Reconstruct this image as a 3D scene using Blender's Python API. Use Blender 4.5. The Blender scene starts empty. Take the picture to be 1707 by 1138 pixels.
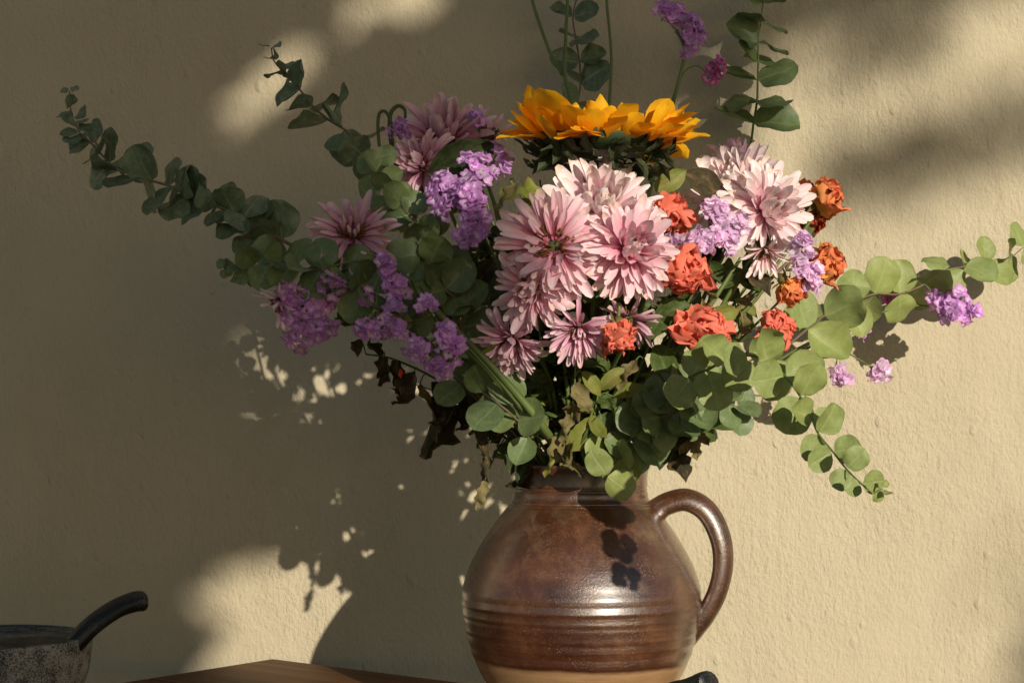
import bpy, bmesh, math, random
from mathutils import Vector, Matrix
R = random.Random(7)
_g = random.Random(99)
_tab = [(_g.uniform(-1, 1), _g.uniform(-1, 1), _g.uniform(-1, 1)) for _ in range(512)]
_perm = list(range(512)); _g.shuffle(_perm)
class noise:                                              # lattice noise of our own: the same in every run
    @staticmethod
    def noise_vector(v):
        T, Q = _tab, _perm
        ix, iy, iz = math.floor(v[0]), math.floor(v[1]), math.floor(v[2])
        fx, fy, fz = v[0] - ix, v[1] - iy, v[2] - iz
        fx, fy, fz = fx * fx * (3 - 2 * fx), fy * fy * (3 - 2 * fy), fz * fz * (3 - 2 * fz)
        a = b = c = 0.0
        for dx in (0, 1):
            wx = fx if dx else 1 - fx; hx = Q[(ix + dx) & 511]
            for dy in (0, 1):
                wy = wx * (fy if dy else 1 - fy); hy = Q[(hx + iy + dy) & 511]
                for dz in (0, 1):
                    w = wy * (fz if dz else 1 - fz); t = T[Q[(hy + iz + dz) & 511]]
                    a += w * t[0]; b += w * t[1]; c += w * t[2]
        return Vector((a, b, c))
scn = bpy.context.scene
col = scn.collection
# ------------------------------------------------------------------ camera
W_PX, H_PX, F_PX, HOR = 1707.0, 1138.0, 2600.0, 720.0
CAMZ = 0.297
cam_d = bpy.data.cameras.new('camera'); cam = bpy.data.objects.new('camera', cam_d); col.objects.link(cam)
cam_d.sensor_width = 36.0; cam_d.lens = 36.0 * F_PX / W_PX
cam_d.shift_y = (HOR - H_PX / 2) / W_PX
cam_d.clip_start = 0.05; cam_d.clip_end = 200
cam.location = (0, 0, CAMZ); cam.rotation_euler = (math.pi / 2, 0, 0)
scn.camera = cam
def P(px, py, D):
    return Vector(((px - W_PX / 2) * D / F_PX, D, CAMZ - (py - HOR) * D / F_PX))
# ------------------------------------------------------------------ light
SUN = Vector((0.418, -1.0, 0.284)).normalized()          # towards the sun
EL = math.asin(SUN.z); AZ = math.atan2(SUN.x, SUN.y)
wd = bpy.data.worlds.new('World'); scn.world = wd; wd.use_nodes = True
nt = wd.node_tree
sky = nt.nodes.new('ShaderNodeTexSky'); sky.sky_type = 'NISHITA'; sky.sun_disc = False
sky.sun_elevation = EL; sky.sun_rotation = AZ
sky.air_density = 0.9; sky.dust_density = 0.35; sky.ozone_density = 0.0
nt.links.new(sky.outputs[0], nt.nodes['Background'].inputs[0])
nt.nodes['Background'].inputs[1].default_value = 0.068
sl = bpy.data.lights.new('sun', 'SUN'); sun = bpy.data.objects.new('sun', sl); col.objects.link(sun)
sl.energy = 5.0; sl.angle = math.radians(0.55); sl.color = (1.0, 0.915, 0.76)
sun.rotation_euler = SUN.to_track_quat('Z', 'Y').to_euler(); sun.location = SUN * 12
scn.view_settings.view_transform = 'Standard'; scn.view_settings.look = 'None'
scn.view_settings.exposure = -0.38; scn.view_settings.gamma = 1.0
scn.cycles.use_denoising = True
scn.cycles.max_bounces = 8; scn.cycles.transparent_max_bounces = 8

# ------------------------------------------------------------------ material helpers
class NT:
    def __init__(s, name):
        s.m = bpy.data.materials.new(name); s.m.use_nodes = True
        s.t = s.m.node_tree; s.n = s.t.nodes; s.b = s.n['Principled BSDF']; s.out = s.n['Material Output']
    def new(s, typ, **kw):
        n = s.n.new(typ)
        for k, v in kw.items(): setattr(n, k, v)
        return n
    def link(s, a, b): s.t.links.new(a, b)
    def setv(s, sock, v):
        if hasattr(v, 'is_linked') or isinstance(v, bpy.types.NodeSocket): s.link(v, sock)
        else: sock.default_value = v
    def math(s, op, a, b=0.0, c=None, clamp=False):
        n = s.new('ShaderNodeMath', operation=op, use_clamp=clamp); s.setv(n.inputs[0], a); s.setv(n.inputs[1], b)
        if c is not None: s.setv(n.inputs[2], c)
        return n.outputs[0]
    def noise(s, vec, scale, detail=3.0, rough=0.55, dist=0.0):
        n = s.new('ShaderNodeTexNoise'); n.inputs['Scale'].default_value = scale; n.inputs['Detail'].default_value = detail
        n.inputs['Roughness'].default_value = rough; n.inputs['Distortion'].default_value = dist
        if vec is not None: s.link(vec, n.inputs['Vector'])
        return n.outputs['Fac']
    def vor(s, vec, scale, feature='F1', rnd=1.0):
        n = s.new('ShaderNodeTexVoronoi', feature=feature); n.inputs['Scale'].default_value = scale
        n.inputs['Randomness'].default_value = rnd; s.link(vec, n.inputs['Vector']); return n.outputs['Distance']
    def ramp(s, fac, stops, interp='LINEAR'):
        n = s.new('ShaderNodeValToRGB'); cr = n.color_ramp; cr.interpolation = interp
        while len(cr.elements) < len(stops): cr.elements.new(0.5)
        for e, (p, c) in zip(cr.elements, stops):
            e.position = p; e.color = (c, c, c, 1) if isinstance(c, (int, float)) else (*c, 1)
        s.setv(n.inputs[0], fac); return n.outputs[0]
    def mix(s, fac, a, b, mode='MIX'):
        n = s.new('ShaderNodeMix', data_type='RGBA', blend_type=mode); n.clamp_factor = True
        s.setv(n.inputs[0], fac)
        for sk, v in ((n.inputs[6], a), (n.inputs[7], b)):
            if isinstance(v, tuple): sk.default_value = (*v, 1)
            else: s.link(v, sk)
        return n.outputs[2]
    def mapv(s, vec, scale, rot=(0, 0, 0)):
        n = s.new('ShaderNodeMapping'); n.inputs['Scale'].default_value = scale; n.inputs['Rotation'].default_value = rot
        s.link(vec, n.inputs['Vector']); return n.outputs[0]
    def bump(s, h, strength, dist, normal=None):
        n = s.new('ShaderNodeBump'); n.inputs['Strength'].default_value = strength; n.inputs['Distance'].default_value = dist
        s.link(h, n.inputs['Height'])
        if normal is not None: s.link(normal, n.inputs['Normal'])
        return n.outputs[0]
    def obj(s): return s.new('ShaderNodeTexCoord').outputs['Object']
    def uv(s):
        sp = s.new('ShaderNodeSeparateXYZ'); s.link(s.new('ShaderNodeTexCoord').outputs['UV'], sp.inputs[0])
        return sp.outputs[0], sp.outputs[1]
    def rnd(s): return s.new('ShaderNodeObjectInfo').outputs['Random']
    def pos(s): return s.new('ShaderNodeNewGeometry').outputs['Position']
    def translucent(s, colour, fac):
        tr = s.new('ShaderNodeBsdfTranslucent'); s.setv(tr.inputs[0], colour if not isinstance(colour, tuple) else (*colour, 1))
        mx = s.new('ShaderNodeMixShader'); mx.inputs[0].default_value = fac
        s.link(s.b.outputs[0], mx.inputs[1]); s.link(tr.outputs[0], mx.inputs[2]); s.link(mx.outputs[0], s.out.inputs[0])

def petal_mat(name, root, mid, tip, back=None, trans=0.2, rough=0.6, streak=0.18, rv=0.08, rp=0.02):
    q = NT(name); u, v = q.uv()
    c = q.ramp(v, [(0.0, root), (rp, root), (max(0.42, rp + .25), mid), (1.0, tip)])
    cmb = q.new('ShaderNodeCombineXYZ'); q.link(u, cmb.inputs[0]); q.link(v, cmb.inputs[1]); q.link(q.rnd(), cmb.inputs[2])
    vec = q.mapv(cmb.outputs[0], (16, 1.6, 40))
    st = q.noise(vec, 1.0, 3)
    f = q.math('MULTIPLY_ADD', st, streak * 2, 1.05 - streak)
    f = q.math('MULTIPLY', f, q.math('MULTIPLY_ADD', q.rnd(), rv * 2, 1 - rv))
    br = q.math('MULTIPLY', q.ramp(q.math('ADD', v, q.math('MULTIPLY', st, 0.25)), [(0.98, 0.0), (1.12, 1.0)]), q.ramp(q.rnd(), [(0.62, 0.0), (0.80, 0.55)]))
    c = q.mix(br, c, tuple(x * y for x, y in zip(tip, (0.72, 0.55, 0.38))))
    hs = q.new('ShaderNodeHueSaturation'); q.link(c, hs.inputs['Color']); q.link(f, hs.inputs['Value'])
    cc = hs.outputs[0]
    q.link(cc, q.b.inputs['Base Color']); q.b.inputs['Roughness'].default_value = rough
    q.b.inputs['Specular IOR Level'].default_value = 0.3
    q.link(q.bump(st, 0.35, 0.0006), q.b.inputs['Normal'])
    q.translucent(cc, trans); return q.m

def leaf_mat(name, a, b, rib, spot=None, trans=0.2, rough=0.5, spec=0.4, vein=0.5):
    q = NT(name); u, v = q.uv()
    au = q.math('ABSOLUTE', q.math('SUBTRACT', u, 0.5))
    c = q.mix(q.rnd(), a, b)
    cmb = q.new('ShaderNodeCombineXYZ'); q.link(u, cmb.inputs[0]); q.link(v, cmb.inputs[1]); q.link(q.rnd(), cmb.inputs[2])
    n1 = q.noise(q.mapv(cmb.outputs[0], (2.5, 2.5, 50)), 1.0, 4)
    c = q.mix(q.math('MULTIPLY', n1, 0.55), c, tuple(x * 0.55 for x in a))
    # side veins: slanted stripes that leave the midrib
    w = q.math('SINE', q.math('MULTIPLY', q.math('SUBTRACT', v, q.math('MULTIPLY', au, 0.9)), 62.0))
    w = q.math('POWER', q.math('MAXIMUM', w, 0.0), 8.0)
    c = q.mix(q.math('MULTIPLY', w, 0.06 * vein), c, rib)
    mr = q.ramp(au, [(0.0, 1.0), (0.018, 0.75), (0.05, 0.0)])
    c = q.mix(q.math('MULTIPLY', mr, q.math('MULTIPLY_ADD', v, -0.65, 0.65)), c, rib)
    if spot:
        n2 = q.noise(q.mapv(cmb.outputs[0], (3.5, 3.5, 90)), 1.0, 5, 0.65)
        c = q.mix(q.ramp(n2, [(0.5, 0.0), (0.66, 1.0)]), c, spot)
    n3 = q.noise(q.mapv(cmb.outputs[0], (5, 5, 31)), 1.0, 5, 0.7)
    c = q.mix(q.math('MULTIPLY', q.ramp(n3, [(0.42, 0.0), (0.75, 1.0)]), 0.35), c, tuple(min(1, x * 1.15 + 0.05) for x in rib))     # waxy bloom
    fl = q.vor(q.mapv(cmb.outputs[0], (9, 9, 77)), 1.0)
    c = q.mix(q.math('MULTIPLY', q.ramp(fl, [(0.0, 1.0), (0.10, 0.6), (0.16, 0.0)]), q.ramp(q.rnd(), [(0.45, 0.0), (0.6, 0.8)])), c, (0.16, 0.10, 0.04))     # dry flecks
    rimf = q.math('MULTIPLY', q.ramp(au, [(0.44, 0.0), (0.5, 1.0)]), q.ramp(n1, [(0.45, 0.0), (0.65, 0.8)]))
    c = q.mix(rimf, c, (0.22, 0.16, 0.06))
    q.link(c, q.b.inputs['Base Color'])
    q.b.inputs['Roughness'].default_value = rough; q.b.inputs['Specular IOR Level'].default_value = spec
    h = q.math('ADD', q.math('MULTIPLY', w, -0.10), q.math('ADD', q.math('MULTIPLY', mr, -0.6), q.math('MULTIPLY', n1, 0.6)))
    q.link(q.bump(h, 0.5, 0.0008), q.b.inputs['Normal'])
    q.translucent(c, trans); return q.m

def stem_mat(name, a, b, rough=0.55):
    q = NT(name); o = q.obj()
    c = q.mix(q.noise(q.mapv(o, (60, 60, 12)), 1.0, 4), a, b)
    q.link(c, q.b.inputs['Base Color']); q.b.inputs['Roughness'].default_value = rough
    q.link(q.bump(q.noise(q.mapv(o, (700, 700, 60)), 1.0, 3), 0.4, 0.0006), q.b.inputs['Normal'])
    return q.m

M = {}
M['pink'] = petal_mat('pink_petal', (0.72, 0.18, 0.32), (0.86, 0.46, 0.56), (0.94, 0.77, 0.80))
M['palepink'] = petal_mat('pale_pink_petal', (0.82, 0.34, 0.45), (0.91, 0.64, 0.69), (0.96, 0.87, 0.86))
M['mauve'] = petal_mat('mauve_petal', (0.42, 0.10, 0.18), (0.70, 0.36, 0.48), (0.88, 0.66, 0.73))
M['yellow'] = petal_mat('sunflower_petal', (0.80, 0.30, 0.006), (0.95, 0.46, 0.008), (0.95, 0.54, 0.014), trans=0.28, streak=0.16)
M['rose'] = petal_mat('coral_rose_petal', (0.94, 0.46, 0.18), (0.94, 0.28, 0.16), (0.93, 0.24, 0.17), trans=0.22, rough=0.7, streak=0.2)
M['roseyel'] = petal_mat('yellow_orange_rose_petal', (0.95, 0.62, 0.10), (0.95, 0.46, 0.11), (0.93, 0.27, 0.13), trans=0.25, rough=0.7, streak=0.3)
M['rosered'] = petal_mat('dark_red_rose_petal', (0.75, 0.28, 0.05), (0.70, 0.17, 0.05), (0.62, 0.09, 0.04), trans=0.18, rough=0.7, streak=0.3)
M['statice'] = petal_mat('lilac_floret', (0.90, 0.74, 0.92), (0.74, 0.40, 0.80), (0.66, 0.27, 0.72), rp=0.38, trans=0.35, rough=0.75, streak=0.4, rv=0.3)
M['staticepink'] = petal_mat('pink_lilac_floret', (0.95, 0.84, 0.93), (0.86, 0.60, 0.85), (0.82, 0.46, 0.80), rp=0.38, trans=0.35, rough=0.75, streak=0.4, rv=0.25)
M['magenta'] = petal_mat('magenta_floret', (0.75, 0.45, 0.65), (0.62, 0.16, 0.45), (0.55, 0.09, 0.38), rp=0.38, trans=0.35, rough=0.75, streak=0.4, rv=0.25)
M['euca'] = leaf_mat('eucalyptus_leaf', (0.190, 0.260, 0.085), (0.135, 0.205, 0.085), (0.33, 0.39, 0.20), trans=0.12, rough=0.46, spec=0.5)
M['eucalit'] = leaf_mat('eucalyptus_leaf_sunlit', (0.330, 0.385, 0.105), (0.270, 0.350, 0.120), (0.44, 0.48, 0.20), spot=None, trans=0.14, rough=0.5, spec=0.4)  # copy for sunlit branches, sunlight put into the lighter, yellower colour
M['eucashade'] = leaf_mat('eucalyptus_leaf_shaded', (0.115, 0.180, 0.095), (0.155, 0.225, 0.120), (0.40, 0.46, 0.34), trans=0.1, rough=0.42, spec=0.5)  # copy for shaded branches, shade put into the darker, bluer colour
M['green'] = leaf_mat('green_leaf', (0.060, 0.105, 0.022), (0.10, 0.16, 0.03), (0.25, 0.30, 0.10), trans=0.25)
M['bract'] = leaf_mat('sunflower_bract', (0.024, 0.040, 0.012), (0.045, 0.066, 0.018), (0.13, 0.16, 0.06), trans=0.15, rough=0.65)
M['yelgreen'] = leaf_mat('yellow_green_leaf', (0.30, 0.33, 0.045), (0.22, 0.28, 0.05), (0.42, 0.44, 0.15), spot=(0.30, 0.20, 0.06), trans=0.3)
M['khaki'] = leaf_mat('dried_khaki_leaf', (0.28, 0.235, 0.095), (0.20, 0.16, 0.06), (0.36, 0.30, 0.15), spot=(0.12, 0.075, 0.03), trans=0.2, rough=0.75, spec=0.2)
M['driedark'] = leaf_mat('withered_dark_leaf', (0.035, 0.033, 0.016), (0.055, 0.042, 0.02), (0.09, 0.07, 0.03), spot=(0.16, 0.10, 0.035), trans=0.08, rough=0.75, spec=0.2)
M['stem'] = stem_mat('green_stem', (0.10, 0.15, 0.035), (0.17, 0.22, 0.06))
M['stemdark'] = stem_mat('dark_green_stem', (0.045, 0.07, 0.02), (0.085, 0.11, 0.035))
M['twig'] = stem_mat('brown_twig', (0.13, 0.085, 0.045), (0.22, 0.18, 0.11))
M['centre'] = stem_mat('brown_flower_centre', (0.11, 0.035, 0.014), (0.30, 0.14, 0.02), 0.8)
M['disc'] = stem_mat('dark_sunflower_disc', (0.030, 0.016, 0.008), (0.10, 0.05, 0.015), 0.9)
M['hip'] = stem_mat('rose_hip_green', (0.12, 0.11, 0.03), (0.20, 0.15, 0.05), 0.6)

def wall_mat():
    q = NT('beige_plaster'); o = q.pos()
    big = q.noise(o, 2.2, 4, 0.6)
    c = q.ramp(big, [(0.3, (0.560, 0.478, 0.332)), (0.7, (0.610, 0.528, 0.376))])
    st = q.noise(q.mapv(o, (1.0, 1, 0.45)), 7.5, 6, 0.68, 0.5)
    c = q.mix(q.math('MULTIPLY', q.ramp(st, [(0.48, 0.0), (0.72, 1.0)]), 0.30), c, (0.46, 0.385, 0.265))
    fine = q.noise(q.mapv(o, (1, 1, 0.62)), 260.0, 3, 0.6)            # roller drag, taller than wide
    mid = q.noise(q.mapv(o, (1, 1, 0.6), (0, 0.10, 0)), 110.0, 2, 0.5, 0.3)
    drag = q.noise(q.mapv(o, (1, 1, 0.07), (0, 0.16, 0)), 105.0, 3, 0.6)
    dmask = q.ramp(q.noise(o, 5.0, 2), [(0.5, 0.0), (0.66, 1.0)])
    # crumbs and pits
    vd = q.vor(q.mapv(o, (1, 1, 0.6), (0, 0.5, 0)), 42.0)
    cm = q.ramp(q.noise(o, 17.0, 2), [(0.53, 0.0), (0.62, 1.0)])
    crumbs = q.math('MULTIPLY', q.ramp(vd, [(0.0, 1.0), (0.16, 0.5), (0.24, 0.0)]), cm)
    vd2 = q.vor(q.mapv(o, (1, 1, 0.30), (0, -0.55, 0)), 19.0)
    gm = q.ramp(q.noise(o, 8.3, 2), [(0.56, 0.0), (0.64, 1.0)])
    goug = q.math('MULTIPLY', q.ramp(vd2, [(0.0, 1.0), (0.05, 0.7), (0.085, 0.0)]), gm)
    h = q.math('MULTIPLY', fine, 1.0)
    h = q.math('ADD', h, q.math('MULTIPLY', mid, 0.8))
    h = q.math('ADD', h, q.math('MULTIPLY', q.math('MULTIPLY', drag, dmask), 0.5))
    h = q.math('ADD', h, q.math('MULTIPLY', crumbs, 1.1))
    h = q.math('ADD', h, q.math('MULTIPLY', goug, -0.9))
    tw = q.noise(q.mapv(o, (1, 1, 0.22), (0, 0.55, 0)), 16.0, 2, 0.5, 0.8)
    h = q.math('ADD', h, q.math('MULTIPLY', tw, 1.3))
    amp = q.ramp(q.noise(o, 3.4, 3, 0.6), [(0.32, 0.45), (0.68, 1.15)])
    h = q.math('MULTIPLY', h, amp)
    sv = q.vor(q.mapv(o, (1, 1, 0.13), (0, -0.42, 0)), 13.0)
    sm = q.ramp(q.noise(o, 6.1, 2), [(0.55, 0.0), (0.60, 1.0)])
    h = q.math('ADD', h, q.math('MULTIPLY', q.math('MULTIPLY', q.ramp(sv, [(0.0, 1.0), (0.030, 0.6), (0.042, 0.0)]), sm), 0.9))
    c = q.mix(q.math('MULTIPLY', goug, 0.25), c, (0.66, 0.57, 0.43))
    q.link(c, q.b.inputs['Base Color']); q.b.inputs['Roughness'].default_value = 0.82
    q.b.inputs['Specular IOR Level'].default_value = 0.2
    q.link(q.bump(h, 0.75, 0.0042), q.b.inputs['Normal']); return q.m
M['wall'] = wall_mat()

def wood_mat():
    q = NT('oiled_walnut'); o = q.obj()
    g = q.mapv(o, (1.2, 26, 26))
    n1 = q.noise(g, 1.6, 5, 0.6, 0.8); n2 = q.noise(q.mapv(o, (6, 260, 260)), 1.0, 3)
    f = q.math('ADD', q.math('MULTIPLY', n1, 0.75), q.math('MULTIPLY', n2, 0.25))
    c = q.ramp(f, [(0.3, (0.050, 0.017, 0.006)), (0.5, (0.135, 0.052, 0.016)), (0.7, (0.22, 0.095, 0.030))])
    q.link(c, q.b.inputs['Base Color']); q.b.inputs['Roughness'].default_value = 0.55; q.b.inputs['Specular IOR Level'].default_value = 0.25
    q.link(q.bump(f, 0.25, 0.0006), q.b.inputs['Normal']); return q.m
M['wood'] = wood_mat()

def glaze_mat():
    q = NT('brown_salt_glaze'); o = q.obj()
    sp = q.new('ShaderNodeSeparateXYZ'); q.link(o, sp.inputs[0]); z = sp.outputs[2]
    big = q.noise(o, 22.0, 7, 0.72, 0.4)
    c = q.ramp(big, [(0.30, (0.034, 0.011, 0.005)), (0.5, (0.088, 0.030, 0.012)), (0.72, (0.190, 0.076, 0.032))])
    rings = q.noise(q.mapv(o, (5, 5, 190)), 1.0, 4, 0.62)
    low = q.ramp(z, [(0.02, 1.0), (0.13, 0.35), (0.17, 0.0)])
    c = q.mix(q.math('MULTIPLY', low, q.ramp(rings, [(0.42, 0.0), (0.6, 0.85)])), c, (0.060, 0.016, 0.008))
    # worn pale bloom on the shoulder
    sn = q.noise(o, 26.0, 6, 0.7, 0.4)
    sh = q.ramp(z, [(0.155, 0.0), (0.19, 1.0), (0.235, 0.25), (0.25, 0.0)])
    c = q.mix(q.math('MULTIPLY', q.math('MULTIPLY', sh, q.ramp(sn, [(0.50, 0.0), (0.72, 1.0)])), 0.6), c, (0.33, 0.22, 0.12))
    spk = q.vor(o, 520.0); spm = q.noise(o, 60.0, 3)
    sk = q.math('MULTIPLY', q.ramp(spk, [(0.0, 1.0), (0.17, 1.0), (0.24, 0.0)]), q.ramp(spm, [(0.44, 0.0), (0.60, 1.0)]))
    c = q.mix(q.math('MULTIPLY', sk, 0.7), c, (0.34, 0.19, 0.09))
    dsp = q.vor(o, 190.0); dk = q.math('MULTIPLY', q.ramp(dsp, [(0.0, 1.0), (0.1, 1.0), (0.16, 0.0)]), q.ramp(big, [(0.5, 0.0), (0.6, 1.0)]))
    c = q.mix(q.math('MULTIPLY', dk, 0.6), c, (0.03, 0.012, 0.006))
    # bare clay below the glaze line, wavy edge
    edge = q.math('ADD', z, q.math('MULTIPLY', q.math('SUBTRACT', q.noise(q.mapv(o, (14, 14, 2)), 1.0, 3), 0.5), 0.010))
    bare = q.ramp(edge, [(0.0, 1.0), (0.0728, 1.0), (0.0740, 0.0)])
    clay = q.ramp(q.noise(q.mapv(o, (10, 10, 60)), 1.0, 5, 0.65), [(0.3, (0.27, 0.135, 0.050)), (0.7, (0.45, 0.265, 0.115))])
    rim = q.math('MULTIPLY', q.ramp(edge, [(0.0728, 0.0), (0.0742, 1.0), (0.079, 0.0)]), 0.8)
    c = q.mix(rim, c, (0.045, 0.014, 0.007))
    c = q.mix(bare, c, clay)
    q.link(c, q.b.inputs['Base Color'])
    rr = q.math('MULTIPLY_ADD', q.noise(q.mapv(o, (1, 1, 3)), 70.0, 5, 0.7), 0.40, 0.12)
    rr = q.math('ADD', rr, q.math('MULTIPLY', bare, 0.4))
    q.link(rr, q.b.inputs['Roughness']); q.b.inputs['Specular IOR Level'].default_value = 0.9
    h = q.math('ADD', q.math('MULTIPLY', q.math('MULTIPLY', rings, q.math('MULTIPLY_ADD', low, 0.8, 0.2)), 1.6), q.math('ADD', q.math('MULTIPLY', q.noise(o, 480.0, 4, 0.65), 1.3), q.math('MULTIPLY', sk, 0.8)))
    q.link(q.bump(h, 0.35, 0.0011), q.b.inputs['Normal'])
    q.b.inputs['Coat Weight'].default_value = 1.0; q.b.inputs['Coat IOR'].default_value = 1.65; q.b.inputs['Coat Roughness'].default_value = 0.25
    return q.m
M['glaze'] = glaze_mat()

def granite_mat(name, dark, light, thr, rough):
    q = NT(name); o = q.obj()
    a = q.noise(o, 700.0, 3, 0.7); b = q.noise(o, 60.0, 3)
    f = q.math('ADD', a, q.math('MULTIPLY', q.math('SUBTRACT', b, 0.5), 0.5))
    c = q.ramp(f, [(thr - 0.07, dark), (thr + 0.07, light)])
    q.link(c, q.b.inputs['Base Color']); q.b.inputs['Roughness'].default_value = rough
    q.link(q.bump(a, 0.35, 0.0012), q.b.inputs['Normal']); return q.m
M['granite_out'] = granite_mat('rough_pale_granite', (0.05, 0.052, 0.046), (0.40, 0.39, 0.34), 0.49, 0.85)
M['granite_in'] = granite_mat('dark_speckled_granite', (0.016, 0.021, 0.021), (0.22, 0.23, 0.21), 0.54, 0.6)
M['granite_pol'] = granite_mat('polished_black_granite', (0.010, 0.012, 0.012), (0.13, 0.13, 0.12), 0.66, 0.3)
def plain(name, c, rough=0.7, sc=30.0):
    q = NT(name); f = q.noise(q.obj(), sc, 4)
    q.link(q.mix(f, tuple(x * 0.7 for x in c), tuple(min(1, x * 1.25) for x in c)), q.b.inputs['Base Color'])
    q.b.inputs['Roughness'].default_value = rough; return q.m
M['ground'] = plain('bounce_ground', (0.055, 0.085, 0.045), 0.9, 6.0)  # added unseen ground, green chosen to tint the light it bounces
M['bark'] = plain('bark', (0.12, 0.085, 0.055), 0.9, 12.0)
M['redbud'] = plain('red_bud', (0.75, 0.06, 0.02), 0.6)

# ------------------------------------------------------------------ object helpers
def empty(name, loc, label, cat, group=None):
    o = bpy.data.objects.new(name, None); col.objects.link(o); o.location = loc; o.empty_display_size = 0.02
    o['label'] = label; o['category'] = cat
    if group: o['group'] = group
    return o
def child(name, me, parent, mw=None, mat=None):
    """mw: wanted world matrix; every parent only carries a translation"""
    o = bpy.data.objects.new(name, me); col.objects.link(o); o.parent = parent
    base = Vector((0, 0, 0)); p = parent
    while p is not None:
        base = base + Vector(p.location); p = p.parent
    o.matrix_basis = Matrix.Translation(-base) @ (mw if mw is not None else Matrix.Identity(4))
    if mat and not me.materials: me.materials.append(mat)
    return o
def smooth(me):
    for p in me.polygons: p.use_smooth = True
    return me
def mesh_from(name, vs, fs, mat=None, uvs=None, sm=True):
    me = bpy.data.meshes.new(name); me.from_pydata(vs, [], fs); me.update()
    if uvs:
        ul = me.uv_layers.new(name='UVMap')
        for l in me.loops: ul.data[l.index].uv = uvs[l.vertex_index]
    if sm: smooth(me)
    if mat: me.materials.append(mat)
    return me
def frame(orig, y, z, sx=1.0, sy=1.0, sz=1.0):
    y = y.normalized(); x = y.cross(z)
    if x.length < 1e-5: x = y.orthogonal()
    x.normalize(); z = x.cross(y)
    m = Matrix(((x.x * sx, y.x * sy, z.x * sz, orig.x), (x.y * sx, y.y * sy, z.y * sz, orig.y), (x.z * sx, y.z * sy, z.z * sz, orig.z), (0, 0, 0, 1)))
    return m
def catmull(pts, n=6):
    out = []; p = [pts[0] * 2 - pts[1]] + list(pts) + [pts[-1] * 2 - pts[-2]]
    for i in range(1, len(p) - 2):
        for k in range(n):
            t = k / n; a, b, c, d = p[i - 1], p[i], p[i + 1], p[i + 2]
            out.append(0.5 * ((2 * b) + (c - a) * t + (2 * a - 5 * b + 4 * c - d) * t * t + (3 * b - a - 3 * c + d) * t ** 3))
    out.append(pts[-1].copy()); return out
def tube(name, pts, rad, mat, sides=7, n=6, flat=1.0, jitter=0.0):
    c = catmull(pts, n) if n > 1 else pts
    L = len(c); vs = []; fs = []; up = None
    for i, p in enumerate(c):
        t = (c[min(i + 1, L - 1)] - c[max(i - 1, 0)]).normalized()
        up = t.orthogonal().normalized() if up is None else (up - t * up.dot(t)).normalized()
        b = t.cross(up); r = rad(i / (L - 1)) if callable(rad) else rad
        if jitter: r *= 1 + R.uniform(-jitter, jitter)
        for k in range(sides):
            a = 2 * math.pi * k / sides
            vs.append(p + up * (math.cos(a) * r) + b * (math.sin(a) * r * flat))
    for i in range(L - 1):
        for k in range(sides):
            k2 = (k + 1) % sides; fs.append((i * sides + k, i * sides + k2, (i + 1) * sides + k2, (i + 1) * sides + k))
    fs.append(tuple(range(sides - 1, -1, -1))); fs.append(tuple(range((L - 1) * sides, L * sides)))
    return mesh_from(name, vs, fs, mat)
def lathe(name, prof, mat, seg=96):
    vs = []; fs = []
    for r, z in prof:
        for k in range(seg):
            a = 2 * math.pi * k / seg; vs.append((r * math.cos(a), r * math.sin(a), z))
    for i in range(len(prof) - 1):
        for k in range(seg):
            k2 = (k + 1) % seg; fs.append((i * seg + k, i * seg + k2, (i + 1) * seg + k2, (i + 1) * seg + k))
    fs.append(tuple(range(seg - 1, -1, -1)))
    fs.append(tuple(range((len(prof) - 1) * seg, len(prof) * seg)))
    return mesh_from(name, vs, fs, mat)
sstep = lambda a, b, x: (lambda t: t * t * (3 - 2 * t))(min(1, max(0, (x - a) / (b - a))))
def blade(name, prof, width, mat, nu=4, nv=7, cup=0.0, bend=0.0, fold=0.0, wave=0.0, crumple=0.0, seed=0, twist=0.0, dens=1.0):
    """a leaf or petal: unit length along +Y, upper side +Z; bend curls the tip towards +Z"""
    rr = random.Random(seed); off = Vector((rr.uniform(-50, 50), rr.uniform(-50, 50), rr.uniform(-50, 50)))
    vs = []; fs = []; uv = []; y = z = 0.0; lv = 0.0
    for j in range(nv + 1):
        t = j / nv; v = (1 - math.cos(math.pi * t)) / 2 * 0.6 + t * 0.4
        a = bend * v; dy = v - lv; y += math.cos(a) * dy; z += math.sin(a) * dy; lv = v
        w = prof(v) * width * 0.5
        tw = twist * v
        for i in range(nu + 1):
            s = i / nu * 2 - 1
            x = s * w
            lz = cup * (s * s) * w + fold * abs(s) * w + wave * math.sin(v * 9 + s * 2 + seed) * abs(s) * w
            p = Vector((x * math.cos(tw) - lz * math.sin(tw), y - lz * math.sin(a), z + lz * math.cos(a) + x * math.sin(tw)))
            if crumple:
                p += noise.noise_vector(p * 3.2 * dens + off) * crumple * (0.25 + v) + noise.noise_vector(p * 8.0 * dens + off) * crumple * 0.45 * (0.25 + v)
            vs.append(p); uv.append((i / nu, v))
    for j in range(nv):
        for i in range(nu):
            a = j * (nu + 1) + i; fs.append((a, a + 1, a + nu + 2, a + nu + 1))
    return mesh_from(name, vs, fs, mat, uv)
prof_euca = lambda v: max(0.06, math.sqrt(max(0, 1 - (2 * v - 1) ** 2)) ** 0.92 * (1.04 - 0.10 * v))
prof_mum = lambda v: max(0.30, (0.40 + 0.60 * sstep(0, 0.60, v)) * math.sqrt(max(0, 1 - v ** 9)))
prof_sun = lambda v: max(0.02, (0.45 + 0.55 * sstep(0, 0.5, v)) * math.sqrt(max(0, 1 - v ** 4)))
prof_bract = lambda v: max(0.015, (1 - v) ** 0.6 * (0.55 + 0.8 * v))
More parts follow.
